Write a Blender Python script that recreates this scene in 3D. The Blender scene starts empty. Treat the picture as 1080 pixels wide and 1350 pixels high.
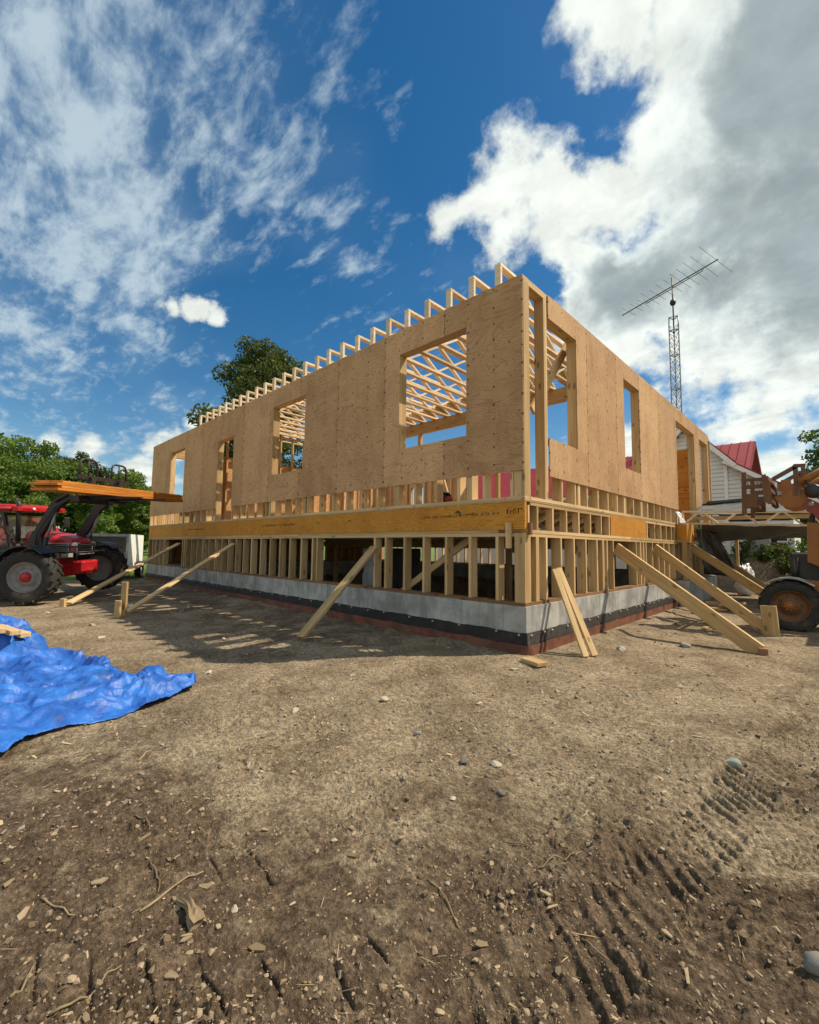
import bpy, math, random
import numpy as np
from mathutils import Vector, Matrix, Euler

random.seed(7)
rng = np.random.default_rng(11)
scene = bpy.context.scene
col = scene.collection
R = math.radians

# ------------------------------------------------------------------ camera
CAM = Vector((2.5851, -4.5631, 1.20))
pit, rol, yaw = 0.0792, 0.0122, 0.7711
fw = Vector((-math.sin(yaw)*math.cos(pit), math.cos(yaw)*math.cos(pit), math.sin(pit)))
rt = Vector((math.cos(yaw), math.sin(yaw), 0))
upv = rt.cross(fw)
rt, upv = rt*math.cos(rol)+upv*math.sin(rol), upv*math.cos(rol)-rt*math.sin(rol)
cam_d = bpy.data.cameras.new('camera')
cam_d.sensor_fit = 'HORIZONTAL'; cam_d.sensor_width = 36.0
cam_d.lens = 583.2586/1080*36
cam_d.clip_start = 0.05; cam_d.clip_end = 5000
cam = bpy.data.objects.new('camera', cam_d)
cam.matrix_world = Matrix(((rt.x, upv.x, -fw.x, CAM.x), (rt.y, upv.y, -fw.y, CAM.y), (rt.z, upv.z, -fw.z, CAM.z), (0, 0, 0, 1)))
col.objects.link(cam); scene.camera = cam

# ------------------------------------------------------------------ exposure
vs = scene.view_settings
vs.view_transform = 'Standard'; vs.look = 'None'; vs.gamma = 1.0; vs.use_curve_mapping = False
vs.exposure = 0.72
vs.use_white_balance = True; vs.white_balance_temperature = 7900; vs.white_balance_tint = 10   # camera set warm, as the photograph

# ------------------------------------------------------------------ sun and sky
SUN_AZ = Vector((0.66, 0.75, 0)).normalized(); SUN_EL = R(53)
sun_vec = Vector((SUN_AZ.x*math.cos(SUN_EL), SUN_AZ.y*math.cos(SUN_EL), math.sin(SUN_EL)))
sd = bpy.data.lights.new('sun', 'SUN'); sd.energy = 3.55; sd.angle = R(0.53); sd.color = (1.0, 0.94, 0.85)
so = bpy.data.objects.new('sun', sd); so.rotation_euler = sun_vec.to_track_quat('Z', 'Y').to_euler()
so.location = (6, 8, 20); col.objects.link(so)

world = bpy.data.worlds.new('World'); scene.world = world; world.use_nodes = True
wt = world.node_tree; wt.nodes.clear()

class NT:
    """tiny node-tree builder"""
    def __init__(s, tree): s.t = tree
    def n(s, typ, **kw):
        nd = s.t.nodes.new(typ)
        for k, v in kw.items(): setattr(nd, k, v)
        return nd
    def put(s, sock, v):
        if isinstance(v, bpy.types.NodeSocket): s.t.links.new(v, sock)
        elif v is not None:
            if isinstance(v, (tuple, list)) and len(v) == 3 and sock.type == 'RGBA': v = (*v, 1)
            sock.default_value = v
    def math(s, op, a, b=None, c=None, clamp=False):
        nd = s.n('ShaderNodeMath', operation=op); nd.use_clamp = clamp
        for i, v in enumerate((a, b, c)): s.put(nd.inputs[i], v)
        return nd.outputs[0]
    def vm(s, op, a, b=None, scale=None):
        nd = s.n('ShaderNodeVectorMath', operation=op)
        s.put(nd.inputs[0], a); s.put(nd.inputs[1], b)
        if scale is not None: s.put(nd.inputs['Scale'], scale)
        return nd.outputs['Value'] if op in ('DISTANCE', 'LENGTH', 'DOT_PRODUCT') else nd.outputs[0]
    def noise(s, vec, scale=5, detail=4, rough=.5, dist=0.0, lac=2.0, w=None):
        nd = s.n('ShaderNodeTexNoise')
        if w is not None: nd.noise_dimensions = '4D'; s.put(nd.inputs['W'], w)
        s.put(nd.inputs['Vector'], vec)
        for k, v in (('Scale', scale), ('Detail', detail), ('Roughness', rough), ('Distortion', dist), ('Lacunarity', lac)): s.put(nd.inputs[k], v)
        return nd.outputs['Fac']
    def ramp(s, x, lo, hi, a=0.0, b=1.0, smooth=True):
        nd = s.n('ShaderNodeMapRange', interpolation_type='SMOOTHSTEP' if smooth else 'LINEAR')
        for i, v in enumerate((x, lo, hi, a, b)): s.put(nd.inputs[i], v)
        return nd.outputs[0]
    def mix(s, f, a, b, blend='MIX'):
        nd = s.n('ShaderNodeMix', data_type='RGBA', blend_type=blend)
        s.put(nd.inputs[0], f); s.put(nd.inputs[6], a); s.put(nd.inputs[7], b)
        return nd.outputs[2]
    def mapping(s, vec, scale=(1, 1, 1), loc=(0, 0, 0), rot=(0, 0, 0)):
        nd = s.n('ShaderNodeMapping'); s.put(nd.inputs[0], vec)
        nd.inputs['Location'].default_value = loc; nd.inputs['Rotation'].default_value = rot; nd.inputs['Scale'].default_value = scale
        return nd.outputs[0]
    def sep(s, vec):
        nd = s.n('ShaderNodeSeparateXYZ'); s.put(nd.inputs[0], vec); return nd.outputs
    def comb(s, x, y, z):
        nd = s.n('ShaderNodeCombineXYZ')
        for i, v in enumerate((x, y, z)): s.put(nd.inputs[i], v)
        return nd.outputs[0]

w = NT(wt)
d = w.n('ShaderNodeTexCoord').outputs['Generated']
dx, dy, dz = w.sep(d)
sky = w.n('ShaderNodeTexSky', sky_type='NISHITA', sun_disc=False, sun_elevation=SUN_EL,
          sun_rotation=math.atan2(SUN_AZ.x, SUN_AZ.y), altitude=200, air_density=1.0, dust_density=0.35, ozone_density=2.2)
hs = w.n('ShaderNodeHueSaturation'); hs.inputs['Saturation'].default_value = 1.42; hs.inputs['Value'].default_value = 0.66
wt.links.new(sky.outputs[0], hs.inputs['Color'])
blue = hs.outputs[0]
# the cloud decks lie on planes far above: direction over height gives their coordinates
h = w.math('ADD', w.math('MAXIMUM', dz, 0.0), 0.16)
q = w.comb(w.math('DIVIDE', dx, h), w.math('DIVIDE', dy, h), 0.0)
def blobs(lst, src):
    out = None
    for (c, r0, r1, amp) in lst:
        v = w.ramp(w.vm('DISTANCE', src, c), r0, r1, amp, 0.0)
        out = v if out is None else w.math('MAXIMUM', out, v)
    return out
CI_LO, CI_HI = .79, 1.06
BIG = [((-.02, .76, .66), .08, .38, 1.0), ((.05, .86, .50), .12, .46, 1.0), ((-.16, .88, .44), .06, .32, 1.0), ((.25, .80, .55), .2, .6, 1.0), ((-.30, .82, .48), .03, .19, 1.0), ((-.04, .96, .26), .10, .42, .92),
       ((-.40, .66, .63), .0, .17, .86), ((-.46, .62, .63), .0, .13, .80), ((-.42, .71, .56), .0, .13, .82), ((-.33, .72, .61), .0, .19, .88), ((-.36, .77, .53), .0, .16, .86), ((-.24, .76, .61), .02, .2, .9), ((-.17, .60, .78), .0, .17, .92), ((-.06, .58, .81), .0, .2, .9)]
SMALL = [((-.862, .262, .434), .0, .040, .85), ((-.850, .292, .436), .0, .050, 1.0), ((-.838, .318, .430), .0, .045, .9), ((-.872, .238, .436), .0, .028, .7),
         ((-.975, .155, .150), .0, .080, 1.0), ((-.98, .105, .16), .0, .06, .9), ((-.935, .272, .200), .0, .080, 1.0), ((-.912, .325, .222), .0, .065, .95), ((-.955, .25, .13), .0, .10, 1.0), ((-.97, .02, .10), .0, .12, .85), ((-.90, -.35, .25), .0, .16, .9), ((.75, .62, .30), .0, .25, .8)]
HOLES = [((-.24, .68, .69), .0, .12, .42), ((-.24, .91, .335), .0, .12, .62), ((-.14, .945, .31), .0, .10, .62), ((-.05, .985, .19), .0, .13, .70), ((.0, .955, .30), .0, .07, .5), ((-.30, .88, .36), .0, .07, .4), ((-.09, .86, .50), .0, .05, .25), ((-.16, .965, .22), .0, .09, .5)]
GREY = [((-.01, .72, .69), .0, .22, .8), ((-.11, .80, .59), .0, .20, .95), ((-.24, .84, .49), .0, .20, .85), ((.08, .80, .60), .05, .32, .9), ((.25, .80, .55), .2, .6, 1.0)]
# thin high cirrus in flecks and streaks
qc = w.mapping(q, scale=(1.0, 2.3, 1), rot=(0, 0, R(-20)))
fl = w.noise(qc, 5.2, 8, .60, .35)
fl2 = w.noise(w.mapping(q, scale=(1.0, 1.5, 1), rot=(0, 0, R(-20)), loc=(5, 2, 0)), 13.0, 6, .62, .25)
pat = w.noise(w.mapping(q, loc=(2.2, .4, 0)), 1.15, 3, .5, .4)
cidir = w.ramp(w.vm('DISTANCE', d, (-0.80, 0.10, 0.60)), .10, .90, .17, -.09)
ci_blue = blobs([((-0.80, 0.37, .46), .0, .20, .14), ((-.88, .30, .34), .0, .16, .12), ((-.30, .60, .75), .04, .34, .20), ((-.93, .20, .30), .0, .14, .10)], d)
ci_raw = w.math('ADD', w.math('ADD', w.math('MULTIPLY', fl, .75), w.math('MULTIPLY', fl2, .36)), w.math('MULTIPLY', pat, .42))
ci = w.ramp(w.math('SUBTRACT', w.math('ADD', ci_raw, cidir), ci_blue), CI_LO, CI_HI, 0.0, .86)
veil = w.ramp(w.math('SUBTRACT', w.math('ADD', w.math('MULTIPLY', pat, .9), cidir), ci_blue), .40, .80, 0.0, .42)
# cumulus: banks given by place, their edges frayed by noise
n3 = lambda sc, de, off: w.comb(w.noise(w.vm('ADD', d, (off, 0, 0)), sc, de, .6), w.noise(w.vm('ADD', d, (0, off+3, 0)), sc, de, .6), w.noise(w.vm('ADD', d, (0, 0, off+7)), sc, de, .6))
dw = w.vm('ADD', w.vm('ADD', d, w.vm('SCALE', w.vm('SUBTRACT', n3(3.0, 3, 0), (.5, .5, .5)), scale=.30)), w.vm('SCALE', w.vm('SUBTRACT', n3(11, 6, 2), (.5, .5, .5)), scale=.16))
dw2 = w.vm('ADD', w.vm('ADD', d, w.vm('SCALE', w.vm('SUBTRACT', n3(9, 3, 1), (.5, .5, .5)), scale=.06)), w.vm('SCALE', w.vm('SUBTRACT', n3(26, 6, 5), (.5, .5, .5)), scale=.06))
big = blobs(BIG, dw)
small = blobs(SMALL, dw2)
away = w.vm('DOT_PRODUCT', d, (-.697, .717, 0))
fill_cov = w.math('MULTIPLY', w.ramp(away, .30, -.15), w.ramp(w.noise(w.mapping(q, loc=(7, 4, 0)), .9, 3, .5), .36, .56, .2, .95))  # unseen cloud cover added behind the camera as fill light for the front wall
front = w.ramp(w.vm('DOT_PRODUCT', d, tuple(sun_vec)), .75, -.45, 1.0, .90)  # cloud brightness by angle from the sun, tuned for that fill
cov = w.math('MAXIMUM', w.math('MAXIMUM', big, w.math('MULTIPLY', small, .80)), fill_cov)
cn = w.noise(w.mapping(q, loc=(3.1, 1.7, 0)), 2.6, 8, .58, .2)
cnf = w.noise(d, 17, 8, .62, .2)
dens = w.math('SUBTRACT', w.math('ADD', w.math('MULTIPLY', cov, .95), w.math('ADD', w.math('MULTIPLY', cn, 1.0), w.math('MULTIPLY', cnf, .55))), w.math('ADD', 1.08, blobs(HOLES, dw)))
cum = w.ramp(dens, .0, .42)
# light reaches the thin edges; the deep middle and the bases stay grey
bank = blobs(GREY, w.vm('ADD', d, w.vm('SCALE', w.vm('SUBTRACT', n3(3.4, 4, 9), (.5, .5, .5)), scale=.26)))
core = w.math('MULTIPLY', w.ramp(w.math('ADD', w.math('MULTIPLY', bank, .66), w.math('ADD', w.math('MULTIPLY', dens, .16), w.math('MULTIPLY', w.noise(d, 6.5, 8, .62, .3), 1.05))), .66, 1.30), w.ramp(dens, .10, .60))
fine = w.noise(w.mapping(q, loc=(1, 8, 0)), 5.5, 7, .6, .3)
lum = w.math('MULTIPLY', w.ramp(fine, .28, .72, .80, 1.10), w.ramp(core, 0, 1, 1.04, .50))
cloud_col = w.mix(core, (4.4, 5.2, 5.75), (3.6, 4.85, 6.0))
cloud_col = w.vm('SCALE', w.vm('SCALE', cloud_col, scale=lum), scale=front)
c0 = w.mix(veil, blue, (1.5, 2.5, 3.9))
c1 = w.mix(ci, c0, (2.6, 3.6, 4.7))
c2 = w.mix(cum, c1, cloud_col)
bg = w.n('ShaderNodeBackground'); bg.inputs['Strength'].default_value = 0.115
wt.links.new(c2, bg.inputs['Color'])
wo = w.n('ShaderNodeOutputWorld'); wt.links.new(bg.outputs[0], wo.inputs['Surface'])
world.cycles.sampling_method = 'MANUAL'; world.cycles.sample_map_resolution = 512

# ------------------------------------------------------------------ materials
MATS = {}
def material(name):
    m = bpy.data.materials.new(name); m.use_nodes = True
    t = m.node_tree; t.nodes.clear()
    k = NT(t)
    b = k.n('ShaderNodeBsdfPrincipled'); o = k.n('ShaderNodeOutputMaterial')
    t.links.new(b.outputs[0], o.inputs['Surface'])
    MATS[name] = m
    return m, k, b, o
def bump(k, b, hgt, strength=.4, dist=.01):
    n = k.n('ShaderNodeBump'); n.inputs['Strength'].default_value = strength; n.inputs['Distance'].default_value = dist
    k.put(n.inputs['Height'], hgt); k.put(b.inputs['Normal'], n.outputs[0])
def objco(k): return k.n('ShaderNodeTexCoord').outputs['Object']
def rand(k): return k.n('ShaderNodeObjectInfo').outputs['Random']

def plain(name, c, rough=.6, metal=0.0, var=.12, scale=9, dirt=None, spec=.5, bmp=0.0):
    m, k, b, o = material(name)
    co = objco(k)
    n = k.noise(co, scale, 6, .6)
    cc = k.mix(k.ramp(n, .3, .7), tuple(x*(1-var) for x in c), tuple(min(1, x*(1+var)) for x in c))
    if dirt:
        cc = k.mix(k.ramp(k.noise(co, scale*.5, 7, .65), .52, .75, 0, dirt[1]), cc, dirt[0])
    k.put(b.inputs['Base Color'], cc)
    k.put(b.inputs['Roughness'], k.ramp(n, .2, .8, max(0.02, rough-.08), min(1, rough+.1)))
    b.inputs['Metallic'].default_value = metal
    b.inputs['Specular IOR Level'].default_value = spec
    if bmp: bump(k, b, k.noise(co, scale*6, 5, .6), bmp, .01)
    return m

def lumber(name, c, dark, var=.26, knots=True):
    """softwood: grain runs along local x"""
    m, k, b, o = material(name)
    r = rand(k)
    co = k.vm('ADD', objco(k), k.comb(k.math('MULTIPLY', r, 37.0), k.math('MULTIPLY', r, 11.0), k.math('MULTIPLY', r, 5.0)))
    g = k.noise(k.mapping(co, scale=(1.6, 34, 34)), 1.0, 6, .6, .5)
    g2 = k.noise(k.mapping(co, scale=(.5, 7, 7)), 1.0, 3, .5, .6)
    cc = k.mix(k.ramp(k.math('ADD', k.math('MULTIPLY', g, .6), k.math('MULTIPLY', g2, .4)), .36, .66), dark, c)
    if knots:
        v = k.n('ShaderNodeTexVoronoi'); v.inputs['Scale'].default_value = 1.0
        k.put(v.inputs['Vector'], k.mapping(co, scale=(3.2, 7.5, 7.5)))
        cc = k.mix(k.ramp(v.outputs['Distance'], .10, .21, .75, 0), cc, tuple(x*.38 for x in dark))
    r2 = k.math('FRACT', k.math('MULTIPLY', r, 91.7))
    cc = k.mix(1.0, cc, k.mix(r2, (1-var, 1-var*1.1, 1-var*1.35), (1+var*.5, 1+var*.5, 1+var*.55)), 'MULTIPLY')
    st = k.ramp(k.noise(k.mapping(co, scale=(.9, 2.2, 2.2)), 1.0, 4, .6), .56, .74, 0, .38)   # grey weathering
    cc = k.mix(st, cc, tuple(.55*x+.03 for x in dark))
    k.put(b.inputs['Base Color'], cc); b.inputs['Roughness'].default_value = .72; b.inputs['Specular IOR Level'].default_value = .25
    bump(k, b, g, .25, .004)
    return m

def plywood(name, c, dark, horiz=True, dots=True, strength=1.0):
    """rotary-cut veneer: long wandering contour grain, plugs and nail lines"""
    m, k, b, o = material(name)
    r = rand(k)
    co = k.vm('ADD', objco(k), k.comb(k.math('MULTIPLY', r, 23.0), 0.0, k.math('MULTIPLY', r, 41.0)))
    sc = (.9, 1, 3.4) if horiz else (3.4, 1, .9)
    base = k.noise(k.mapping(co, scale=sc), 1.1, 3, .5, .8)
    rings = k.math('ABSOLUTE', k.math('SINE', k.math('MULTIPLY', base, 62.0)))
    fine = k.noise(k.mapping(co, scale=(6, 6, 70) if horiz else (70, 6, 6)), 1.0, 5, .6, .3)
    tone = k.math('ADD', k.math('MULTIPLY', k.ramp(rings, .05, .75), .30*strength), k.math('MULTIPLY', fine, .70))
    cc = k.mix(k.ramp(tone, .22, .78), dark, c)
    cloudy = k.noise(co, 1.3, 5, .6, .4)
    cc = k.mix(k.ramp(cloudy, .42, .72, 0, .5), cc, (dark[0]*.78, dark[1]*.66, dark[2]*.66))
    cc = k.mix(k.ramp(k.noise(k.mapping(co, scale=(1, 1, .22)), 2.4, 5, .6), .5, .75, 0, .35), cc, tuple(x*.62 for x in dark))
    if dots:
        v = k.n('ShaderNodeTexVoronoi'); v.inputs['Scale'].default_value = 1.0; v.inputs['Randomness'].default_value = 1.0
        k.put(v.inputs['Vector'], k.mapping(co, scale=(6.5, 1, 4.2)))
        cc = k.mix(k.ramp(v.outputs['Distance'], .045, .11, .8, 0), cc, tuple(x*.34 for x in dark))
        # nail heads up each stud line, 0.4 m apart
        ob = objco(k); ox, oy, oz = k.sep(ob)
        fx = k.math('ABSOLUTE', k.math('SUBTRACT', k.math('FRACT', k.math('DIVIDE', ox, .395)), .5))
        fz = k.math('ABSOLUTE', k.math('SUBTRACT', k.math('FRACT', k.math('DIVIDE', k.math('ADD', oz, k.math('MULTIPLY', k.noise(ob, 3, 1), .2)), .2)), .5))
        nail = k.math('MULTIPLY', k.ramp(fx, .024, .038, 1, 0), k.ramp(fz, .045, .075, 1, 0))
        cc = k.mix(k.math('MULTIPLY', nail, .8), cc, (.03, .022, .015))
    r2 = k.math('FRACT', k.math('MULTIPLY', r, 57.3))
    cc = k.mix(1.0, cc, k.mix(r2, (.84, .81, .78), (1.10, 1.08, 1.06)), 'MULTIPLY')
    k.put(b.inputs['Base Color'], cc); b.inputs['Roughness'].default_value = .75; b.inputs['Specular IOR Level'].default_value = .22
    bump(k, b, k.math('ADD', k.math('MULTIPLY', rings, .4), fine), .22, .004)
    return m

lumber('spruce', (.62, .445, .25), (.46, .30, .145))
lumber('truss_wood', (.80, .67, .50), (.66, .51, .34), knots=False)
lumber('brace_wood', (.60, .44, .245), (.43, .285, .135))
lumber('old_wood', (.34, .265, .175), (.21, .155, .10))
lumber('treated', (.30, .17, .09), (.17, .09, .045))
lumber('fir_orange', (.62, .25, .05), (.42, .14, .025), var=.14)
plywood('ply_wall', (.58, .35, .185), (.40, .225, .11))
plywood('ply_upright', (.56, .355, .195), (.39, .23, .118), horiz=False)
plywood('lvl', (.62, .285, .05), (.44, .18, .026), dots=False)
plywood('ply_deck', (.48, .34, .19), (.36, .24, .12), dots=False)

def mk_concrete():
    m, k, b, o = material('concrete')
    co = objco(k)
    n = k.noise(co, 2.2, 8, .65, .3); n2 = k.noise(k.mapping(co, scale=(5, 5, .5)), 1.2, 5, .6)
    cc = k.mix(k.ramp(n, .3, .7), (.19, .19, .18), (.43, .43, .41))
    cc = k.mix(k.ramp(n2, .50, .66, 0, .65), cc, (.17, .17, .163))
    cc = k.mix(k.ramp(k.noise(co, 30, 4, .6), .63, .74, 0, .5), cc, (.16, .16, .155))
    ox, oy, oz = k.sep(co)
    s = k.math('ADD', ox, oy)
    jf = k.math('ABSOLUTE', k.math('SUBTRACT', k.math('FRACT', k.math('DIVIDE', s, .61)), .5))
    cc = k.mix(k.ramp(jf, .006, .016, .6, 0), cc, (.15, .15, .145))
    k.put(b.inputs['Base Color'], cc); b.inputs['Roughness'].default_value = .88
    bump(k, b, k.math('ADD', n, k.math('MULTIPLY', k.noise(co, 60, 4, .6), .4)), .35, .01)
mk_concrete()
def mk_mesh_net():
    m, k, b, o = material('orange_net')
    co = objco(k); ox, oy, oz = k.sep(co)
    s = k.math('ADD', ox, oy)
    a = k.math('ABSOLUTE', k.math('SUBTRACT', k.math('FRACT', k.math('DIVIDE', k.math('ADD', s, oz), .022)), .5))
    c = k.math('ABSOLUTE', k.math('SUBTRACT', k.math('FRACT', k.math('DIVIDE', k.math('SUBTRACT', s, oz), .022)), .5))
    net = k.ramp(k.math('MAXIMUM', a, c), .34, .42)
    worn = k.ramp(k.noise(co, 4, 5, .6), .38, .62)
    cc = k.mix(k.math('MULTIPLY', net, k.ramp(worn, 0, 1, .45, 1.0)), (.03, .018, .015), (.50, .13, .055))
    cc = k.mix(k.ramp(k.noise(co, 5, 7, .68), .46, .68, 0, .65), cc, (.14, .085, .055))
    k.put(b.inputs['Base Color'], cc); b.inputs['Roughness'].default_value = .6
    bump(k, b, net, .6, .01)
mk_mesh_net()
def mk_membrane():
    m, k, b, o = material('black_membrane')
    co = objco(k); ox, oy, oz = k.sep(co)
    s = k.math('ADD', ox, oy)
    p = k.math('MULTIPLY', k.math('SINE', k.math('MULTIPLY', s, 230.0)), k.math('SINE', k.math('MULTIPLY', oz, 230.0)))
    cc = k.mix(k.ramp(k.noise(co, 6, 6, .65), .45, .7, 0, .55), (.022, .018, .018), (.085, .055, .045))
    k.put(b.inputs['Base Color'], cc); b.inputs['Roughness'].default_value = .45
    bump(k, b, p, .7, .012)
mk_membrane()
plain('white_button', (.30, .30, .29), .5)
plain('ink', (.07, .045, .02), .9, var=.4, scale=60)
plain('red_paint', (.40, .012, .018), .32, var=.15, dirt=((.16, .08, .06), .5))
plain('dark_red', (.20, .018, .02), .4)
plain('black_metal', (.018, .018, .02), .5, var=.3, dirt=((.07, .055, .045), .5))
plain('tyre', (.022, .021, .02), .85, var=.3, scale=6, dirt=((.11, .085, .06), .75), bmp=.3)
plain('rim_grey', (.22, .215, .21), .6, var=.2, dirt=((.07, .055, .04), .8))
plain('grey_metal', (.30, .30, .30), .5, metal=.3, dirt=((.14, .11, .085), .6))
plain('galv', (.26, .27, .28), .45, metal=.6, var=.2)
plain('white_paint', (.80, .81, .80), .4, var=.05, dirt=((.42, .39, .34), .35))
plain('dark_interior', (.02, .02, .02), .9)
plain('lamp_lens', (.7, .66, .55), .12, var=.05)
plain('lamp_red', (.35, .01, .01), .15)
plain('machine_orange', (.27, .095, .02), .55, var=.2, scale=5, dirt=((.13, .06, .03), .8))
plain('machine_brown', (.13, .055, .022), .6, var=.25, scale=6, dirt=((.07, .045, .03), .8))
plain('machine_red', (.26, .03, .02), .55, var=.2, dirt=((.1, .05, .035), .7))
plain('roof_red', (.26, .020, .030), .6, var=.08, scale=2)
plain('siding', (.60, .61, .60), .6, var=.05, scale=3, dirt=((.46, .45, .42), .4))
plain('trim_white', (.70, .70, .69), .5, var=.04)
plain('tarp_grey', (.095, .10, .10), .55, var=.2, scale=3, dirt=((.08, .08, .08), .6))
plain('tarp_black', (.02, .021, .022), .35, var=.3)
plain('plastic_white', (.66, .68, .70), .35, var=.1, scale=6, dirt=((.35, .36, .38), .7))
plain('green_cloth', (.05, .16, .06), .7)
plain('bark', (.10, .075, .055), .95, var=.35, scale=12, bmp=.5)
plain('birch_bark', (.42, .41, .38), .9, var=.25, scale=12)
def mk_glass():
    m, k, b, o = material('cab_glass')
    b.inputs['Base Color'].default_value = (.55, .65, .62, 1); b.inputs['Roughness'].default_value = .05
    b.inputs['Transmission Weight'].default_value = .85; b.inputs['IOR'].default_value = 1.05
    b.inputs['Specular IOR Level'].default_value = 1.0
    g = k.n('ShaderNodeBsdfGlossy'); g.inputs['Roughness'].default_value = .06
    mx = k.n('ShaderNodeMixShader'); mx.inputs[0].default_value = .22
    k.t.links.new(b.outputs[0], mx.inputs[1]); k.t.links.new(g.outputs[0], mx.inputs[2]); k.t.links.new(mx.outputs[0], o.inputs['Surface'])
mk_glass()
def mk_window_dark():
    m, k, b, o = material('window_dark')
    b.inputs['Base Color'].default_value = (.02, .023, .025, 1); b.inputs['Roughness'].default_value = .06
mk_window_dark()
def mk_tarp():
    m, k, b, o = material('tarp_blue')
    co = objco(k); ox, oy, oz = k.sep(co)
    n = k.noise(co, 5, 6, .6)
    cc = k.mix(k.ramp(n, .3, .7), (.004, .070, .34), (.010, .15, .54))
    scuff = k.ramp(k.noise(co, 13, 8, .7, .6), .60, .74, 0, .40)
    cc = k.mix(scuff, cc, (.24, .42, .68))
    mud = k.ramp(k.noise(co, 3.2, 8, .70, .3), .55, .72, 0, .55)
    cc = k.mix(mud, cc, (.16, .14, .11))
    k.put(b.inputs['Base Color'], cc)
    k.put(b.inputs['Roughness'], k.ramp(n, .2, .8, .38, .55))
    b.inputs['Specular IOR Level'].default_value = .55
    wv = k.math('MULTIPLY', k.math('SINE', k.math('MULTIPLY', ox, 900)), k.math('SINE', k.math('MULTIPLY', oy, 900)))
    crk = k.noise(co, 22, 6, .6, 1.2)
    bump(k, b, k.math('ADD', k.math('MULTIPLY', wv, .02), crk), .55, .012)
mk_tarp()
def mk_leaf(name, c1, c2, trans=.35):
    m, k, b, o = material(name)
    g = k.n('ShaderNodeNewGeometry').outputs['Random Per Island']
    cc = k.mix(g, c1, c2)
    cc = k.mix(1.0, cc, k.mix(rand(k), (.82, .88, .8), (1.15, 1.08, 1.1)), 'MULTIPLY')
    k.put(b.inputs['Base Color'], cc); b.inputs['Roughness'].default_value = .55; b.inputs['Specular IOR Level'].default_value = .3
    tr = k.n('ShaderNodeBsdfTranslucent'); k.put(tr.inputs['Color'], k.mix(.5, cc, (.16, .2, .02)))
    mx = k.n('ShaderNodeMixShader'); mx.inputs[0].default_value = trans
    k.t.links.new(b.outputs[0], mx.inputs[1]); k.t.links.new(tr.outputs[0], mx.inputs[2]); k.t.links.new(mx.outputs[0], o.inputs['Surface'])
mk_leaf('leaf_oak', (.035, .065, .018), (.085, .11, .03), .3)
mk_leaf('leaf_green', (.045, .10, .02), (.11, .19, .045), .35)
mk_leaf('leaf_light', (.09, .17, .035), (.17, .26, .06), .4)
mk_leaf('needle', (.03, .07, .035), (.06, .115, .05), .2)
mk_leaf('grass_blade', (.11, .21, .04), (.22, .32, .08), .4)
mk_leaf('weed_leaf', (.03, .08, .02), (.10, .17, .04), .35)
def mk_stone(name, a, c):
    m, k, b, o = material(name)
    co = objco(k)
    cc = k.mix(k.ramp(k.noise(co, 30, 6, .65), .3, .7), a, c)
    cc = k.mix(1.0, cc, k.mix(rand(k), (.75, .72, .68), (1.25, 1.22, 1.2)), 'MULTIPLY')
    cc = k.mix(k.ramp(k.noise(co, 18, 5, .6), .5, .68, 0, .6), cc, (.17, .125, .08))
    k.put(b.inputs['Base Color'], cc); b.inputs['Roughness'].default_value = .85
    bump(k, b, k.noise(co, 90, 4, .6), .4, .004)
mk_stone('stone_grey', (.17, .175, .17), (.33, .33, .32))
mk_stone('stone_tan', (.32, .27, .20), (.50, .45, .36))
mk_stone('stone_dark', (.07, .07, .07), (.14, .14, .14))
mk_stone('stone_teal', (.16, .22, .20), (.26, .32, .29))
def mk_island(name, c1, c2, rough=.9):
    m, k, b, o = material(name)
    g = k.n('ShaderNodeNewGeometry').outputs['Random Per Island']
    k.put(b.inputs['Base Color'], k.mix(g, c1, c2)); b.inputs['Roughness'].default_value = rough
    b.inputs['Specular IOR Level'].default_value = .2
mk_island('clod_mix', (.12, .083, .053), (.32, .25, .17))
mk_island('pebble_mix', (.14, .118, .092), (.32, .275, .215))
mk_island('chip_mix', (.20, .145, .09), (.44, .35, .235))
mk_island('straw_mix', (.22, .16, .09), (.48, .38, .23))
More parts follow.
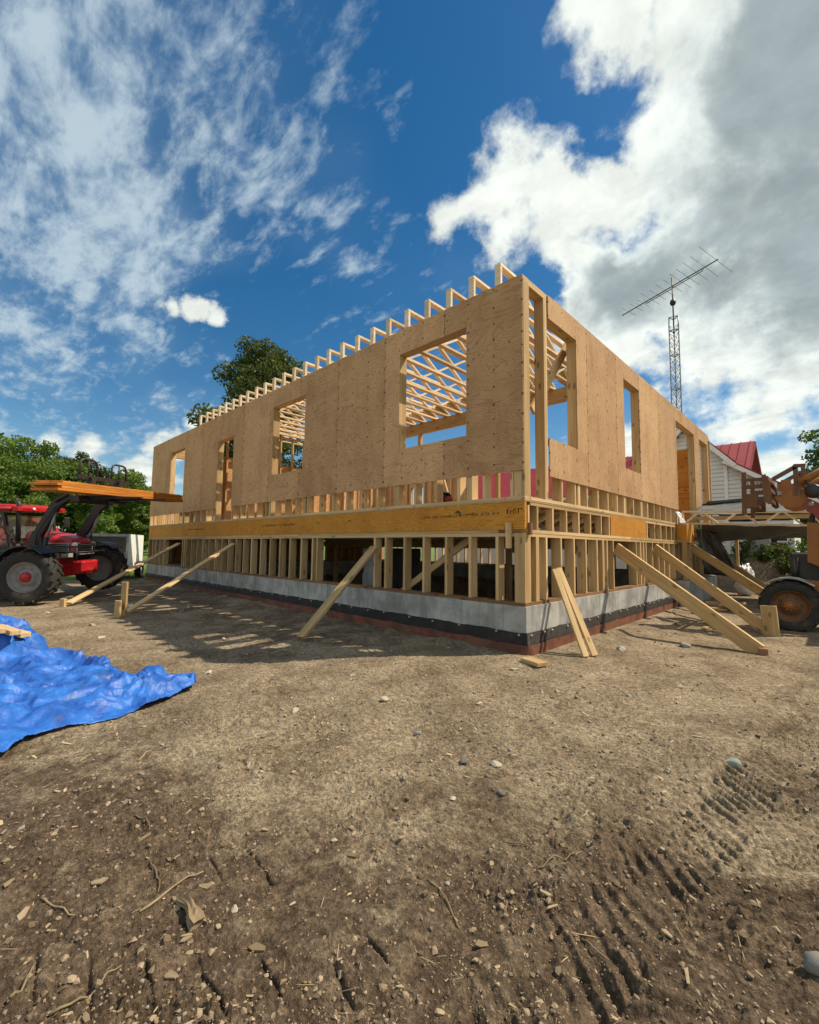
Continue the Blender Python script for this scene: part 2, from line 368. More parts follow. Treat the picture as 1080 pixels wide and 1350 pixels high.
def mk_ground():
    m, k, b, o = material('dirt')
    co = objco(k)
    dry = k.n('ShaderNodeAttribute', attribute_name='dry').outputs['Fac']
    grs = k.n('ShaderNodeAttribute', attribute_name='grass').outputs['Fac']
    n1 = k.noise(co, 1.7, 8, .66, .3); n2 = k.noise(co, 9, 8, .68, .2); n3 = k.noise(co, 60, 6, .65)
    t = k.math('ADD', dry, k.math('ADD', k.math('MULTIPLY', k.math('SUBTRACT', n1, .5), 1.5), k.math('MULTIPLY', k.math('SUBTRACT', n2, .5), 1.3)))
    wet = k.mix(k.ramp(n2, .3, .7), (.105, .074, .050), (.205, .152, .104))
    drc = k.mix(k.ramp(n1, .3, .7), (.20, .154, .104), (.385, .318, .228))
    cc = k.mix(k.ramp(t, .22, .80), wet, drc)
    cc = k.mix(1.0, cc, k.mix(k.ramp(n3, .3, .7), (.58, .57, .56), (1.34, 1.33, 1.31)), 'MULTIPLY')
    n4 = k.noise(co, 24, 7, .7, .4)
    cc = k.mix(1.0, cc, k.mix(k.ramp(n4, .36, .64), (.66, .64, .62), (1.22, 1.22, 1.22)), 'MULTIPLY')
    v = k.n('ShaderNodeTexVoronoi'); v.inputs['Scale'].default_value = 55; k.put(v.inputs['Vector'], co)
    gritm = k.math('MULTIPLY', k.ramp(v.outputs['Distance'], .12, .26, 1, 0), k.ramp(k.noise(co, 5, 4, .6), .45, .65))
    vc = k.sep(v.outputs['Color'])[0]
    cc = k.mix(k.math('MULTIPLY', gritm, k.ramp(vc, .35, .8, 0, .8)), cc, (.42, .36, .28))
    gcol = k.mix(k.ramp(n2, .3, .7), (.075, .13, .028), (.15, .22, .055))
    cc = k.mix(k.ramp(k.math('ADD', grs, k.math('MULTIPLY', k.math('SUBTRACT', n2, .5), .6)), .35, .65), cc, gcol)
    k.put(b.inputs['Base Color'], cc)
    k.put(b.inputs['Roughness'], k.ramp(t, .2, .8, .78, .95)); b.inputs['Specular IOR Level'].default_value = .18
    hg = k.math('ADD', k.math('MULTIPLY', n2, 1.0), k.math('ADD', k.math('MULTIPLY', n3, .45), k.math('MULTIPLY', k.noise(co, 170, 4, .6), .16)))
    hg = k.math('ADD', hg, k.math('MULTIPLY', gritm, .12))
    hg = k.math('ADD', hg, k.math('MULTIPLY', n4, .7))
    bump(k, b, hg, 1.0, .045)
mk_ground()
# ------------------------------------------------------------------ mesh helpers
class MB:
    def __init__(s): s.v = []; s.f = []; s.sm = []
    def add(s, vs, fs, smooth=False):
        o = len(s.v); s.v += [tuple(p) for p in vs]; s.f += [tuple(i+o for i in f) for f in fs]; s.sm += [smooth]*len(fs); return s
    def box(s, lo, hi):
        x0, y0, z0 = lo; x1, y1, z1 = hi
        return s.add([(x0,y0,z0),(x1,y0,z0),(x1,y1,z0),(x0,y1,z0),(x0,y0,z1),(x1,y0,z1),(x1,y1,z1),(x0,y1,z1)],
                     [(0,3,2,1),(4,5,6,7),(0,1,5,4),(1,2,6,5),(2,3,7,6),(3,0,4,7)])
    def cbox(s, c, sz, M=None, ch=0.0):
        """box at c with chamfered edges"""
        hx, hy, hz = (a/2 for a in sz)
        if ch <= 0:
            vs = [Vector((sx*hx, sy*hy, sz_*hz)) for sz_ in (-1, 1) for sy in (-1, 1) for sx in (-1, 1)]
            fs = [(0,2,3,1),(4,5,7,6),(0,1,5,4),(1,3,7,5),(3,2,6,7),(2,0,4,6)]
        else:
            import itertools
            vs = []; idx = {}
            for sx, sy, sz_ in itertools.product((-1, 1), repeat=3):
                for ax in range(3):
                    p = [sx*hx, sy*hy, sz_*hz]
                    for a in range(3):
                        if a != ax: p[a] -= (sx, sy, sz_)[a]*ch
                    idx[(sx, sy, sz_, ax)] = len(vs); vs.append(Vector(p))
            fs = []
            for ax in range(3):
                a, b_ = [(1, 2), (2, 0), (0, 1)][ax]
                for sg in (-1, 1):
                    quad = []
                    for (u_, v_) in ((-1, -1), (1, -1), (1, 1), (-1, 1)):
                        t = [0, 0, 0]; t[ax] = sg; t[a] = u_; t[b_] = v_; quad.append(idx[(*t, ax)])
                    fs.append(tuple(quad if sg > 0 else quad[::-1]))
                for (u_, v_) in ((-1, -1), (1, -1), (1, 1), (-1, 1)):
                    def key(e, face):
                        t = [0, 0, 0]; t[ax] = e; t[a] = u_; t[b_] = v_; return idx[(*t, face)]
                    fs.append((key(-1, a), key(1, a), key(1, b_), key(-1, b_)) if u_*v_ > 0 else (key(-1, b_), key(1, b_), key(1, a), key(-1, a)))
            for sx, sy, sz_ in itertools.product((-1, 1), repeat=3):
                t = tuple(idx[(sx, sy, sz_, a)] for a in range(3)); fs.append(t if sx*sy*sz_ > 0 else t[::-1])
        c = Vector(c)
        return s.add([(M @ p if M else p) + c for p in vs], fs)
    def beam(s, p0, p1, a, b, up=(0, 0, 1), ch=0.0):
        p0, p1 = Vector(p0), Vector(p1); X = (p1-p0).normalized(); U = Vector(up)
        Y = U.cross(X)
        if Y.length < 1e-4: Y = Vector((0, 1, 0)).cross(X)
        Y.normalize(); Z = X.cross(Y)
        M = Matrix((X, Y, Z)).transposed()
        return s.cbox((p0+p1)/2, ((p1-p0).length, a, b), M, ch)
    def tube(s, pts, rad, n=8, cap=True):
        pts = [Vector(p) for p in pts]; rings = []
        rads = rad if isinstance(rad, (list, tuple)) else [rad]*len(pts)
        vs = []; fs = []
        prevY = None
        for i, p in enumerate(pts):
            t = (pts[min(i+1, len(pts)-1)]-pts[max(i-1, 0)]).normalized()
            ref = prevY if prevY is not None else (Vector((0, 0, 1)) if abs(t.z) < .9 else Vector((1, 0, 0)))
            Y = (ref - t*ref.dot(t)).normalized(); prevY = Y; Z = t.cross(Y)
            for j in range(n):
                a = 2*math.pi*j/n; vs.append(p + (Y*math.cos(a)+Z*math.sin(a))*rads[i])
        for i in range(len(pts)-1):
            for j in range(n):
                fs.append((i*n+j, i*n+(j+1) % n, (i+1)*n+(j+1) % n, (i+1)*n+j))
        if cap:
            fs.append(tuple(range(n))[::-1]); fs.append(tuple((len(pts)-1)*n+j for j in range(n)))
        return s.add(vs, fs, True)
    def lathe(s, prof, n=28, M=None):
        """profile of (radius, axial) about local y axis"""
        vs = []; fs = []
        for (r, y) in prof:
            for j in range(n):
                a = 2*math.pi*j/n; p = Vector((r*math.cos(a), y, r*math.sin(a))); vs.append(M @ p if M else p)
        for i in range(len(prof)-1):
            for j in range(n):
                fs.append((i*n+j, (i+1)*n+j, (i+1)*n+(j+1) % n, i*n+(j+1) % n))
        return s.add(vs, fs, True)
    def prism(s, poly, a, b, ax=1):
        """polygon in the plane normal to axis ax, from a to b"""
        n = len(poly)
        def P(u_, v_, t):
            return {0: (t, u_, v_), 1: (u_, t, v_), 2: (u_, v_, t)}[ax]
        vs = [P(*p, a) for p in poly] + [P(*p, b) for p in poly]
        fs = [tuple(range(n)), tuple(range(2*n-1, n-1, -1))] + [(i, i+n, (i+1) % n+n, (i+1) % n) for i in range(n)]
        return s.add(vs, fs)
    def mesh(s, name, mat, recalc=True):
        me = bpy.data.meshes.new(name); me.from_pydata(s.v, [], s.f); 
        me.polygons.foreach_set('use_smooth', s.sm)
        if recalc:
            import bmesh
            bm = bmesh.new(); bm.from_mesh(me); bmesh.ops.recalc_face_normals(bm, faces=bm.faces); bm.to_mesh(me); bm.free()
        me.materials.append(MATS[mat]); me.update(); return me
    def build(s, name, mat, parent=None, recalc=True):
        o = bpy.data.objects.new(name, s.mesh(name, mat, recalc)); col.objects.link(o)
        if parent: o.parent = parent
        return o

def tag(o, label=None, cat=None, group=None, kind=None):
    if label: o['label'] = label
    if cat: o['category'] = cat
    if group: o['group'] = group
    if kind: o['kind'] = kind
    return o
def empty(name, loc=(0, 0, 0), rz=0.0, label=None, cat=None, group=None):
    o = bpy.data.objects.new(name, None); o.empty_display_size = .2; col.objects.link(o)
    o.location = loc; o.rotation_euler = (0, 0, rz)
    return tag(o, label, cat, group)
def copy_tree(o, parent=None):
    c = o.copy(); col.objects.link(c); c.parent = parent
    for ch in list(o.children): copy_tree(ch, c)
    return c

_cache = {}
def member(name, p0, p1, a, b, mat, parent=None, up=(0, 0, 1), ch=0.0):
    """a length of sawn timber, grain along its local x"""
    p0, p1 = Vector(p0), Vector(p1); L = round((p1-p0).length, 3)
    key = (L, a, b, mat, ch)
    if key not in _cache:
        m = MB().cbox((0, 0, 0), (L, a, b), None, ch); _cache[key] = m.mesh(name, mat, ch > 0)
    o = bpy.data.objects.new(name, _cache[key]); col.objects.link(o)
    X = (p1-p0).normalized(); Y = Vector(up).cross(X)
    if Y.length < 1e-4: Y = Vector((0, 1, 0)).cross(X)
    Y.normalize(); Z = X.cross(Y)
    M = Matrix((X, Y, Z)).transposed().to_4x4(); M.translation = (p0+p1)/2
    if parent: o.parent = parent
    o.matrix_basis = M
    return o

# value noise in numpy
_perm = np.random.default_rng(5).permutation(512)
_grad = np.random.default_rng(6).uniform(-1, 1, (512, 2)); _grad /= np.linalg.norm(_grad, axis=1)[:, None]
def perlin(x, y):
    xi = np.floor(x).astype(np.int64); yi = np.floor(y).astype(np.int64); fx = x-xi; fy = y-yi
    u_ = fx*fx*fx*(fx*(fx*6-15)+10); v_ = fy*fy*fy*(fy*(fy*6-15)+10)
    def g(i, j, a, b): 
        k = _perm[(_perm[i & 511]+j) & 511]; return _grad[k, 0]*a+_grad[k, 1]*b
    n00 = g(xi, yi, fx, fy); n10 = g(xi+1, yi, fx-1, fy); n01 = g(xi, yi+1, fx, fy-1); n11 = g(xi+1, yi+1, fx-1, fy-1)
    return (n00*(1-u_)+n10*u_)*(1-v_)+(n01*(1-u_)+n11*u_)*v_
def fbm(x, y, oct=4, rough=.5, lac=2.03):
    s = 0; a = 1; f = 1
    for i in range(oct): s = s+a*perlin(x*f+i*17.3, y*f-i*9.1); a *= rough; f *= lac
    return s
def sstep(a, b, x):
    t = np.clip((x-a)/(b-a), 0, 1); return t*t*(3-2*t)

# ------------------------------------------------------------------ ground
SLITS = [((.841,-4.315),(1.021,-4.339)),((.963,-4.207),(1.159,-4.242)),((1.099,-4.098),(1.267,-4.124)),((1.194,-3.987),(1.38,-4.001)),
         ((1.338,-3.866),(1.478,-3.877)),((1.525,-3.737),(1.60,-3.752)),((1.508,-3.603),(1.58,-3.612)),((.781,-3.787),(.901,-3.803)),((.843,-3.664),(1.05,-3.684))]
TRACKS = [([(3.4,4.6),(2.72,.9),(2.50,-.168),(2.34,-1.397),(2.22,-2.45),(2.12,-3.27),(2.08,-3.9),(2.05,-5.5)], .27, .074),
          ([(3.6,2.0),(3.05,-.406),(2.86,-2.0),(2.76,-2.831),(2.70,-3.5),(2.66,-5.0)], .24, .070)]
def track_field(x, y, path, half, pitch_):
    best = np.full(x.shape, 1e9); lat = np.zeros_like(x); al = np.zeros_like(x); acc = 0
    for (a, b) in zip(path[:-1], path[1:]):
        ax, ay = a; ex, ey = b[0]-ax, b[1]-ay; L = math.hypot(ex, ey); ex /= L; ey /= L
        t = np.clip((x-ax)*ex+(y-ay)*ey, 0, L); dx_ = x-ax-t*ex; dy_ = y-ay-t*ey
        d_ = np.hypot(dx_, dy_); m = d_ < best
        best = np.where(m, d_, best); lat = np.where(m, dx_*(-ey)+dy_*ex, lat); al = np.where(m, acc+t, al); acc += L
    return best, lat, al
def ground_fields(x, y, fine=True):
    near = np.exp(-((x-CAM.x)**2+(y-CAM.y)**2)/(14.0**2))
    z = .05*fbm(x*.16, y*.16, 3)*1.6 + .035*fbm(x*.7+4, y*.7, 4)*near
    r = np.hypot(x-CAM.x, y-CAM.y)
    if fine:
        amp = 1/(1+(r/9.0)**2)
        n = fbm(x*4.5, y*4.5, 3)
        z = z + amp*.022*n + amp*.012*np.abs(fbm(x*8+5, y*8+2, 3, .55))
        crumb = np.maximum(0, fbm(x*15+40, y*15, 3, .6))
        patch = sstep(-.25, .35, fbm(x*1.3-7, y*1.3+3, 3))
        z = z + amp*patch*.046*crumb*np.exp(-r/9) + amp*.0085*fbm(x*38, y*38, 4, .68)*np.exp(-r/7)*(.55+.9*patch) - amp*.010*np.maximum(0, .22-np.abs(fbm(x*6.5+30, y*6.5, 3, .6)))*np.exp(-r/7)
        for path, half, p_ in TRACKS:
            b_, lat, al = track_field(x, y, path, half, p_)
            wob = .05*fbm(x*3+9, y*3, 2)
            ins = sstep(half*1.25, half*.8, b_+wob*.8)
            ph = (al+np.abs(lat)*.75+wob*1.0)/p_
            saw = ph-np.floor(ph)
            ridge = np.where(saw < .68, saw/.68, (1-saw)/.32)
            broken = sstep(-.55, .35, fbm(x*2.2+2, y*2.2-8, 3))
            z = z + ins*((.026+.016*sstep(-3.0, -2.2, y))*(ridge-.55)*(.30+.70*broken)*(.5+.8*np.clip(.5+fbm(x*5+1, y*5+6, 2), 0, 1))) + .02*sstep(half*.9, half*1.15, b_)*sstep(half*1.7, half*1.15, b_)*broken - .010*ins
        for (a, b) in SLITS:
            ax, ay = a; ex, ey = b[0]-ax, b[1]-ay; L = math.hypot(ex, ey); ex /= L; ey /= L
            t = np.clip((x-ax)*ex+(y-ay)*ey, 0, L); px = x-ax-t*ex; py = y-ay-t*ey
            la = px*(-ey)+py*ex + .006*fbm(x*14, y*14, 2); dd = np.hypot(px, py)
            wgt = np.exp(-(dd/.035)**2)*sstep(-.75, .15, fbm(x*9+3, y*9, 2))
            z = z - .014*np.exp(-(la/.0048)**2)*wgt + .006*np.exp(-((la-.020)/.014)**2)*wgt - .002*wgt
    # level pad under the house, the cellar pit inside it
    dxo = np.maximum(np.maximum(-14.0-x, x-.2), 0); dyo = np.maximum(np.maximum(0-y, y-10.66), 0)
    do = np.hypot(dxo, dyo); z = z*sstep(-.3, 2.2, do)*1.0
    din = np.minimum(np.minimum(x+14.0, -.0-x), np.minimum(y, 10.66-y))
    z = z - 2.3*sstep(.22, .62, din)
    z = z + .075*np.clip(fbm(x*1.9+3, y*1.9, 3)+.25, 0, 1)*np.exp(-(do/.30)**2)*(do > 0)
    # bank in front of the old house
    bx = (x-.4); bank = sstep(-1.2, -.2, x-.1)*sstep(11.1, 12.4, y)*sstep(30, 22, y)
    z = z + 1.05*bank*(1+.15*fbm(x*1.2, y*1.2, 3))
    z = z + .25*sstep(30, 80, r)*fbm(x*.02, y*.02, 2)
    return z
def ground_z(x, y): return float(ground_fields(np.array([float(x)]), np.array([float(y)]))[0])

def build_ground():
    yc = math.atan2(fw.y, fw.x)
    ang = np.concatenate([np.linspace(-R(50), R(50), 960), np.linspace(R(50), R(310), 110)[1:-1]]) + yc
    fh = 583.26*1.2
    rad = np.concatenate([[.12, .3, .5, .7, .85, .95], fh/np.linspace(680, 76, 440), np.geomspace(9.4, 26, 104), np.geomspace(26.8, 1800, 62)])
    A, RR = np.meshgrid(ang, rad); x = CAM.x+RR*np.cos(A); y = CAM.y+RR*np.sin(A)
    z = ground_fields(x.ravel(), y.ravel()).reshape(x.shape)
    nr, na = x.shape
    co = np.stack([x, y, z], -1).reshape(-1, 3)
    i = np.arange(nr-1)[:, None]*na; j = np.arange(na)[None, :]; j2 = (j+1) % na
    f = np.stack([i+j, i+na+j, i+na+j2, i+j2], -1).reshape(-1, 4)
    me = bpy.data.meshes.new('ground')
    nv = len(co)+1
    co = np.vstack([co, [[CAM.x, CAM.y, ground_z(CAM.x, CAM.y)]]])
    tri = np.stack([np.full(na, nv-1), np.arange(na), (np.arange(na)+1) % na], -1)
    me.vertices.add(nv); me.vertices.foreach_set('co', co.ravel().astype(np.float32))
    nl = f.size+tri.size; me.loops.add(nl); me.loops.foreach_set('vertex_index', np.concatenate([f.ravel(), tri.ravel()]).astype(np.int32))
    me.polygons.add(len(f)+len(tri))
    ls = np.concatenate([np.arange(len(f))*4, f.size+np.arange(len(tri))*3]); me.polygons.foreach_set('loop_start', ls.astype(np.int32))
    me.polygons.foreach_set('use_smooth', np.ones(len(f)+len(tri), bool))
    me.update(calc_edges=True)
    X, Y = co[:, 0], co[:, 1]
    r = np.hypot(X-CAM.x, Y-CAM.y)
    nz = fbm(X*.55+3, Y*.55, 4, .55)
    dry = sstep(1.35, 3.1, r+1.0*nz+.25*fbm(X*2.3, Y*2.3, 3))*.78+.12
    dry += .45*np.exp(-(((X-.8)/.9)**2+((Y+2.5)/.75)**2))*(.6+.8*fbm(X*2, Y*2, 3))   # bleached dry crust
    dry -= .5*np.exp(-(((X+.3)/1.0)**2+((Y+4.2)/.55)**2))           # damp soil beside the tarp
    dry -= .35*sstep(-1.0, -2.2, X-0*Y)*sstep(-2.6, -1.4, Y)*sstep(2.0, 0.5, np.abs(Y+.8))  # darker strip along the front wall
    for path, half, p_ in TRACKS:
        b_, lat, al = track_field(X, Y, path, half, p_); dry -= .28*sstep(half*1.5, half*.6, b_)*sstep(-.4, .2, fbm(X*1.5, Y*1.5, 3))
    gr = np.maximum(sstep(-14.5, -16.0, X+.4*fbm(X*.5, Y*.5, 3))*sstep(-30, -1.5, Y+10-10*(X < -17)), sstep(22, 30, r))
    gr = np.maximum(gr, sstep(11.8, 12.6, Y)*sstep(-.6, .2, X))
    for nm, arr in (('dry', dry), ('grass', gr)):
        at = me.attributes.new(nm, 'FLOAT', 'POINT'); at.data.foreach_set('value', arr.astype(np.float32))
    me.materials.append(MATS['dirt'])
    o = bpy.data.objects.new('ground', me); col.objects.link(o); tag(o, kind='structure')
build_ground()

# ------------------------------------------------------------------ house frame
H = empty('house_frame', (0, 0, 0), 0, 'unfinished timber house frame with plywood upper walls on a concrete foundation', 'house')
ZC, ZS, ZP, ZP2, ZR, ZD, ZB, ZW, ZT = .54, .58, 1.34, 1.38, 1.42, 1.75, 1.77, 4.41, 4.49
LX, WY = 14.0, 10.66
def foundation():
    m = MB()
    m.box((-LX, -.02, -2.0), (.02, .2, ZC)); m.box((-LX, WY-.2, -2.0), (0, WY+.02, ZC))
    m.box((-.2, .2, -2.0), (.02, WY-.2, ZC)); m.box((-LX, .2, -2.0), (-LX+.2, WY-.2, ZC))
    m.build('foundation_wall', 'concrete', H)
    MB().box((.021, 6.5, -.6), (.21, 9.6, ZC)).build('foundation_bump', 'concrete', H)
    MB().box((-LX+.2, .2, -2.0), (-.2, WY-.2, -1.9)).build('basement_slab', 'concrete', H)
    # drainage membrane: black dimpled sheet and the orange net below it, slightly wavy
    def strip(name, z0, z1, off, mat, wav, seed):
        v = []; f = []; pts = []
        n1 = 140
        for i in range(n1+1): pts.append((-LX+i*(LX+off+.02)/n1, -.02-off, 0, -1))
        for i in range(1, 66): pts.append((.02+off, -.02-off+i*6.5/65, 1, 0))
        rows = 5
        for i, (x, y, nx, ny) in enumerate(pts):
            for r_ in range(rows):
                t = r_/(rows-1); wv = wav*math.sin(i*1.7+seed+r_*2.1)*math.sin(i*.31+seed)
                zz = z0+(z1-z0)*t + (.005*math.sin(i*.9+seed) + .004*math.sin(i*2.3) if r_ in (0,) or (r_ == rows-1 and wav > .003) else 0)
                v.append((x+nx*wv, y+ny*wv, zz))
        for i in range(len(pts)-1):
            for r_ in range(rows-1):
                a = i*rows+r_; f.append((a, a+rows, a+rows+1, a+1))
        m_ = MB().add(v, f, True); return m_.build(name, mat, H, recalc=False)
    strip('drainage_membrane', .02, .25, .012, 'black_membrane', .004, .3)
    strip('drainage_net', -.09, .115, .026, 'orange_net', .007, 1.9)
    m = MB()
    x = -13.9
    while x < -.05:
        M = Matrix.Translation((x, -.038, .225+random.uniform(-.006, .006))); m.lathe([(0, -.012), (.012, -.010), (.014, .004)], 8, M); x += random.uniform(.2, .55)
    y = .06
    while y < 6.4:
        M = Matrix.Translation((.038, y, .225+random.uniform(-.006, .006))) @ Matrix.Rotation(R(90), 4, 'Z'); m.lathe([(0, -.012), (.012, -.010), (.014, .004)], 8, M); y += random.uniform(.15, .5)
    tag(m.build('membrane_fastener', 'white_button', H), kind='stuff')
foundation()

def runs(a, b, n):
    e = [a+(b-a)*i/n for i in range(n+1)]
    return [(e[i]+.0015, e[i+1]-.0015) for i in range(n)]
YF0, YF1 = .004, .136          # front framing depth
XR0, XR1 = -.004, -.136        # right framing depth
# sills and plates
for a, b in runs(-LX, 0, 3):
    member('sill_plate', (a, .07, (ZC+ZS)/2), (b, .07, (ZC+ZS)/2), .132, .04, 'treated', H)
    member('pony_top_plate', (a, .07, (ZP+ZP2)/2), (b if b < -.2 else -.14, .07, (ZP+ZP2)/2), .132, .04, 'spruce', H)
    member('bottom_plate', (a, .07, ZB+.02), (b, .07, ZB+.02), .134, .04, 'spruce', H)
    member('top_plate', (a, .07, ZW+.02), (b, .07, ZW+.02), .132, .04, 'spruce', H)
    member('top_plate', (a, .07, ZW+.06), (b, .07, ZW+.06), .132, .04, 'spruce', H)
    member('sill_plate', (a, WY-.07, (ZC+ZS)/2), (b, WY-.07, (ZC+ZS)/2), .132, .04, 'treated', H)
    member('pony_top_plate', (a, WY-.07, ZP2-.0), (b, WY-.07, ZP2-.0), .132, .078, 'spruce', H)
for a, b in [(-14.0, -4.8), (-4.797, -.36)]:
    member('pony_top_plate', (a, .072, (ZP2+ZR)/2), (b, .072, (ZP2+ZR)/2), .128, .038, 'spruce', H)
for a, b in runs(.14, WY-.14, 3):
    member('sill_plate', (-.07, a, (ZC+ZS)/2), (-.07, b, (ZC+ZS)/2), .132, .04, 'treated', H)
    member('pony_top_plate', (-.07, a, (ZP+ZP2)/2), (-.07, b, (ZP+ZP2)/2), .132, .04, 'spruce', H)
    member('pony_top_plate', (-.066, a, (ZP2+ZR)/2), (-.066, b, (ZP2+ZR)/2), .132, .04, 'spruce', H)
    member('bottom_plate', (-.066, a, ZB+.02), (-.066, b, ZB+.02), .136, .04, 'spruce', H)
    member('top_plate', (-.07, a, ZW+.02), (-.07, b, ZW+.02), .132, .04, 'spruce', H)
    member('top_plate', (-.07, a, ZW+.06), (-.07, b, ZW+.06), .132, .04, 'spruce', H)
    member('rim_plate', (-.05, a, ZD-.022), (-.05, b, ZD-.022), .09, .038, 'spruce', H)
    for x_ in (-LX+.07,):
        member('top_plate', (x_, a, ZW+.04), (x_, b, ZW+.04), .132, .078, 'spruce', H)
        member('bottom_plate', (x_, a, ZB+.02), (x_, b, ZB+.02), .132, .04, 'spruce', H)
# lower studs
fr = [-2.62,-2.37,-1.97,-1.59,-1.19,-.80,-.40,-4.18,-4.33,-4.70,-5.10,-5.48,-5.87,-6.27,-6.69,-7.07,-7.46,-7.86,-8.24,-8.63,-9.02,-9.42,-9.80,-10.21,-10.58,-10.73,-10.89,-12.43,-12.55,-12.86,-13.25,-13.58,-13.97]
for x in fr: member('pony_stud', (x+.021, .07, ZS), (x+.021, .07, ZP), .132, .04, 'spruce', H, up=(1, 0, 0))
ry = [.28,.51,.91,1.30,1.69,2.09,2.33,2.49,2.75,3.86,4.10,4.27,4.42,4.80,5.20,5.58,5.96,6.40]
for i, y in enumerate(ry):
    wide = .075 if y in (.28, 2.33) else .04
    member('pony_stud', (-.07, y+.02, ZS), (-.07, y+.02, ZP), wide, .132, 'spruce', H, up=(1, 0, 0))
for i in range(34): member('pony_stud', (-.3-i*.405, WY-.07, ZS), (-.3-i*.405, WY-.07, ZP), .132, .04, 'spruce', H, up=(1, 0, 0))
for i in range(10): member('pony_stud', (-.07, 6.8+i*.39, ZS), (-.07, 6.8+i*.39, ZP), .04, .132, 'spruce', H, up=(1, 0, 0))
# corner post of the pony wall and the little cleat on it
member('corner_post', (-.072, .072, ZS), (-.072, .072, ZR-.04), .134, .134, 'spruce', H, up=(1, 0, 0))
member('cleat', (-.20, -.022, 1.20), (-.20, -.022, 1.50), .065, .036, 'spruce', H, up=(0, 1, 0))
member('cleat', (.022, .085, 1.36), (.022, .085, 1.50), .036, .04, 'treated', H, up=(0, 1, 0))
# rim
for a, b in ((-14.0, -9.3), (-9.296, -4.74), (-4.736, -.003)):
    member('rim_board', (a, .026, (ZR+ZD)/2), (b, .026, (ZR+ZD)/2), .044, ZD-ZR-.003, 'lvl', H)
member('rim_board', (-.024, 2.68, (ZR+ZD)/2), (-.024, 4.46, (ZR+ZD)/2), .044, ZD-ZR-.003, 'lvl', H)
for y in (.08, .29, .69, 1.08, 1.47, 1.87, 2.28, 2.60, 4.52, 4.99, 5.41, 5.80, 6.19, 6.48):
    member('rim_post', (-.05, y+.02, ZR+.001), (-.05, y+.02, ZD-.042), .09, .038, 'spruce', H)
# floor trusses under the deck
def floor_truss():
    m = MB(); L = LX-.4
    m.box((-L/2, -.044, 0), (L/2, .044, .038)); m.box((-L/2, -.044, .262), (L/2, .044, .30))
    n = 34
    for i in range(n):
        a = -L/2+L*i/n; b = -L/2+L*(i+1)/n
        m.beam((a, 0, .04 if i % 2 else .26), (b, 0, .26 if i % 2 else .04), .07, .036)
    return m.mesh('floor_truss', 'truss_wood')
fm = floor_truss()
for i in range(26):
    o = bpy.data.objects.new('floor_truss', fm); col.objects.link(o); o.parent = H; o.location = (-LX/2, .31+i*.395, ZR+.012)
MB().box((-LX+.001, .001, ZD), (-.001, WY, ZB)).build('floor_deck', 'ply_deck', H)
for x in (-3.4, -7.0, -10.6):
    member('basement_post', (x, 5.2, -1.9), (x, 5.2, 1.19), .12, .12, 'spruce', H)
for a, b in runs(-13.7, -.3, 3): member('basement_beam', (a, 5.2, 1.29), (b, 5.2, 1.29), .13, .2, 'spruce', H)
member('diagonal_brace', (-2.35, .35, .5), (-.95, .35, 1.37), .04, .09, 'spruce', H)
member('diagonal_brace', (-11.9, .6, .4), (-11.0, .6, 1.3), .04, .09, 'spruce', H)

# openings: front (x0,x1,z0,z1), right (y0,y1,z0,z1)
FW = [(-2.08, -.83, 2.65, 4.11), (-5.87, -4.66, 2.66, 4.11), (-8.65, -7.76, 1.0, 3.82), (-12.17, -11.0, 2.62, 4.02)]
RW = [(.60, 1.46, 2.60, 4.18), (3.39, 4.21, 2.60, 4.18), (6.80, 8.57, 1.0, 4.18), (9.16, 10.13, 1.0, 4.18)]
def in_open(v, op, pad=.03): return any(a-pad < v < b+pad for a, b, _, _ in op)
def wall_studs(axis, a0, a1, ops, fixed, mat='spruce', skip=()):
    def put(t, z0, z1, w_=.04):
        if axis == 'x': member('stud', (t, fixed, z0), (t, fixed, z1), .132, w_, mat, H, up=(1, 0, 0))
        else: member('stud', (fixed, t, z0), (fixed, t, z1), w_, .132, mat, H, up=(1, 0, 0))
    def hor(name, p, q_, z, hh, dep=.132):
        if axis == 'x': member(name, (p, fixed, z), (q_, fixed, z), dep, hh, mat, H)
        else: member(name, (fixed, p, z), (fixed, q_, z), dep, hh, mat, H)
    n = int(round((a1-a0)/.398))
    z0 = ZB+.04
    for i in range(n+1):
        t = a0+.02+(a1-a0-.04)*i/n
        hit = [op for op in ops if op[0]-.07 < t < op[1]+.07]
        if hit:
            op = hit[0]
            if op[0] < t < op[1] and op[2] > 2: put(t, z0, op[2]-.042)
            if op[0] < t < op[1] and op[3] < 4.1: put(t, op[3]+.20, ZW)
        elif not any(abs(t-s_) < .05 for s_ in skip): put(t, z0, ZW)
    for (p, q_, b_, tp) in ops:
        for s_, sg in ((p, -1), (q_, 1)): 
            put(s_+sg*.022, z0, ZW if tp > 4.12 else ZW)
            put(s_+sg*.064, z0, ZW)
        if b_ > 2: hor('window_sill', p+.001, q_-.001, b_-.021, .04)
        hh = min(.20, ZW-tp-.002); hor('header', p+.001, q_-.001, tp+hh/2, hh)
wall_studs('x', -LX, -.15, FW, .07)
